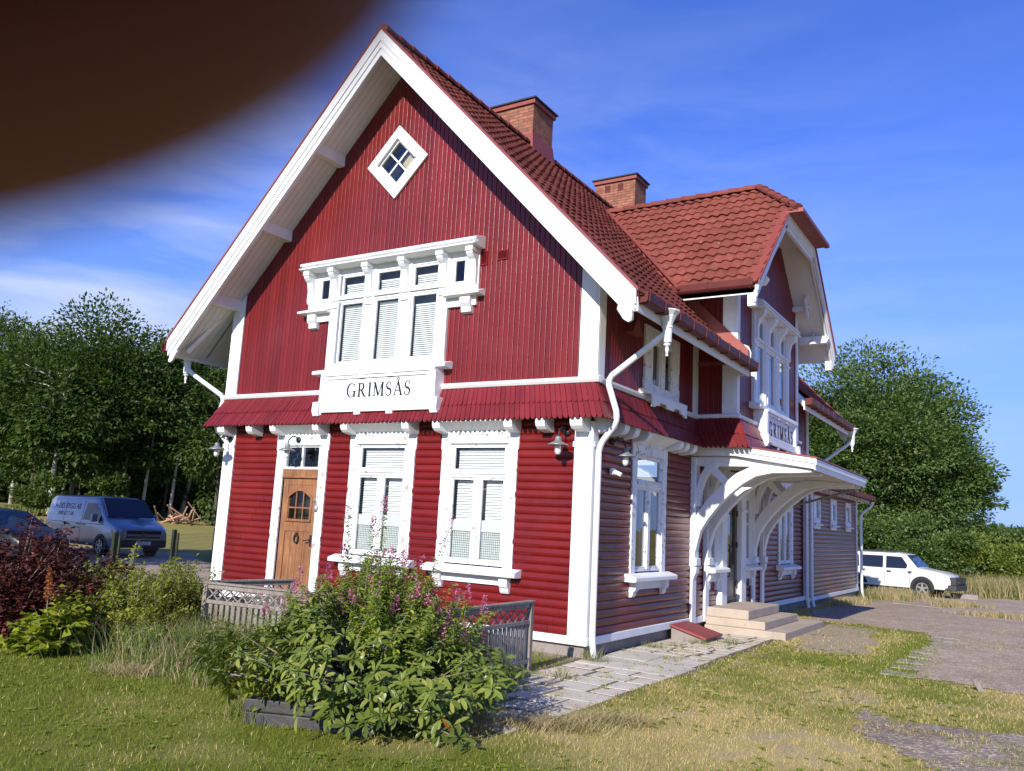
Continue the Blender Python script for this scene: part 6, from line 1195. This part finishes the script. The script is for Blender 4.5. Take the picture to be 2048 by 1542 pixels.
def saloon():
    x, y = at(100, 26.6); e = empty('parked_car', (x-4.35, y-.35, 0), .08, 'dark blue-black car seen above the purple bush at the far left', 'car'); PD = pm('dark_blue_car_paint', (.010, .012, .018, 1), .35, .4, .05, coat=.15)
    sec = lambda w, zr, wr: [(0, .25), (w*.95, .25), (w, .4), (w, .8), (w*.97, .92), (wr, zr-.1), (wr-.08, zr-.02), (wr-.25, zr), (0, zr+.01)]; hood = lambda w, zt: [(0, .25), (w*.95, .25), (w, .4), (w, min(.66, zt-.18)), (w*.98, min(.76, zt-.1)), (w*.94, zt-.05), (w*.88, zt-.02), (w*.7, zt), (0, zt+.03)]
    st = [(0, sec(.8, 1.1, .6)), (.5, sec(.88, 1.38, .62)), (1.6, sec(.9, 1.46, .64)), (2.4, sec(.9, 1.42, .63)), (3.3, hood(.9, 1.0)), (4.0, hood(.86, .88)), (4.3, hood(.74, .72))]; loft('body', st, PD, e)
    for s in (-1, 1):
        for q in (.85, 3.45): arch(e, q, s*.905, .36, st); wheel(e, q, s*.915, .31)
    flank(st, [(.6, .95), (1.6, .95), (1.6, 1.32), (.75, 1.28)], 'side_window', DARKGLASS, e); flank(st, [(1.7, .95), (2.85, .95), (2.35, 1.3), (1.7, 1.33)], 'side_window', DARKGLASS, e)
    m = M(); m.hexa([(2.46, -.56, 1.385), (2.46, .56, 1.385), (3.2, .72, 1.03), (3.2, -.72, 1.03), (2.48, -.56, 1.405), (2.48, .56, 1.405), (3.22, .72, 1.045), (3.22, -.72, 1.045)]); m.build('windscreen', DARKGLASS, e)
saloon()
# ================================================================ the photographer's own fingertip resting over the lens edge
def hand():
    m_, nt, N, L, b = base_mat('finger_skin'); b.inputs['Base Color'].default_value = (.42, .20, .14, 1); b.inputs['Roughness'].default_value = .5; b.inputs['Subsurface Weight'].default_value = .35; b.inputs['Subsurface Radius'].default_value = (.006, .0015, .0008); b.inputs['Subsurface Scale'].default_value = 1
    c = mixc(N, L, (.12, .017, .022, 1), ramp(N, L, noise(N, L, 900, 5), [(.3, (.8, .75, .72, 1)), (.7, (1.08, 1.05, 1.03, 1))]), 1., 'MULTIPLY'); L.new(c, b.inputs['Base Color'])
    W3 = lambda p: CAM+(CR*p[0]+CU*p[1]+CF*p[2])*.001           # millimetres right, up, ahead of the lens
    P = [(-88, -58, -62), (-92, -20, -40), (-74, 22, -16),       # wrist, palm, index knuckle
         (-60, 24, 12), (-40, 12.9, 28), (-1.5, 18.2, 24),           # index finger to its tip
         (-84, 4, -12), (-70, 14, 14), (-56, 4, 16), (-50, -2, 12), (-92, -14, -12), (-80, -10, 16), (-62, -16, 17), (-54, -20, 13), (-96, -32, -16), (-86, -30, 10), (-70, -34, 14), (-60, -37, 11), (-76, -30, -52), (-56, -14, -44), (-40, -4, -26), (-23.5, 12.0, 26.5), (-11.2, 14.4, 24.8)]
    E_ = [(0, 1), (1, 2), (2, 3), (3, 4), (4, 21), (21, 22), (22, 5), (1, 6), (6, 7), (7, 8), (8, 9), (1, 10), (10, 11), (11, 12), (12, 13), (1, 14), (14, 15), (15, 16), (16, 17), (1, 18), (18, 19), (19, 20)]
    Rr = [24, 25, 13, 9.8, 9.4, 5.6, 12, 9.5, 8.8, 7.4, 11.5, 9.2, 8.4, 7, 10.5, 8, 7.2, 6.2, 13, 11, 8.5, 9.1, 9.2]
    me = bpy.data.meshes.new('person'); me.from_pydata([W3(p) for p in P], E_, []); o = bpy.data.objects.new('person', me); COL.objects.link(o); sk = o.modifiers.new('skin', 'SKIN')
    for v, r in zip(me.skin_vertices[0].data, Rr): v.radius = (r*.001, r*.001)
    me.skin_vertices[0].data[0].use_root = True; sk.use_smooth_shade = True; sb = o.modifiers.new('subdivision', 'SUBSURF'); sb.levels = 2; sb.render_levels = 3; me.materials.append(m_)
    tag(o, "dark blurred fingertip of the photographer's hand covering the upper left corner", 'hand')
    m = M(lambda u, o_, z: tuple(W3((u, z, o_)))); m.box(-36, 126, -10.5, -2.5, -40, 40); ph = m.build('shading_phone', TRIM, None, .0025); tag(ph, 'black telephone held out of view behind the lens, added to shade the blurred fingertip', 'shading_phone')  # unseen phone slab behind the lens, added and sized to keep sun off the fingertip
hand()
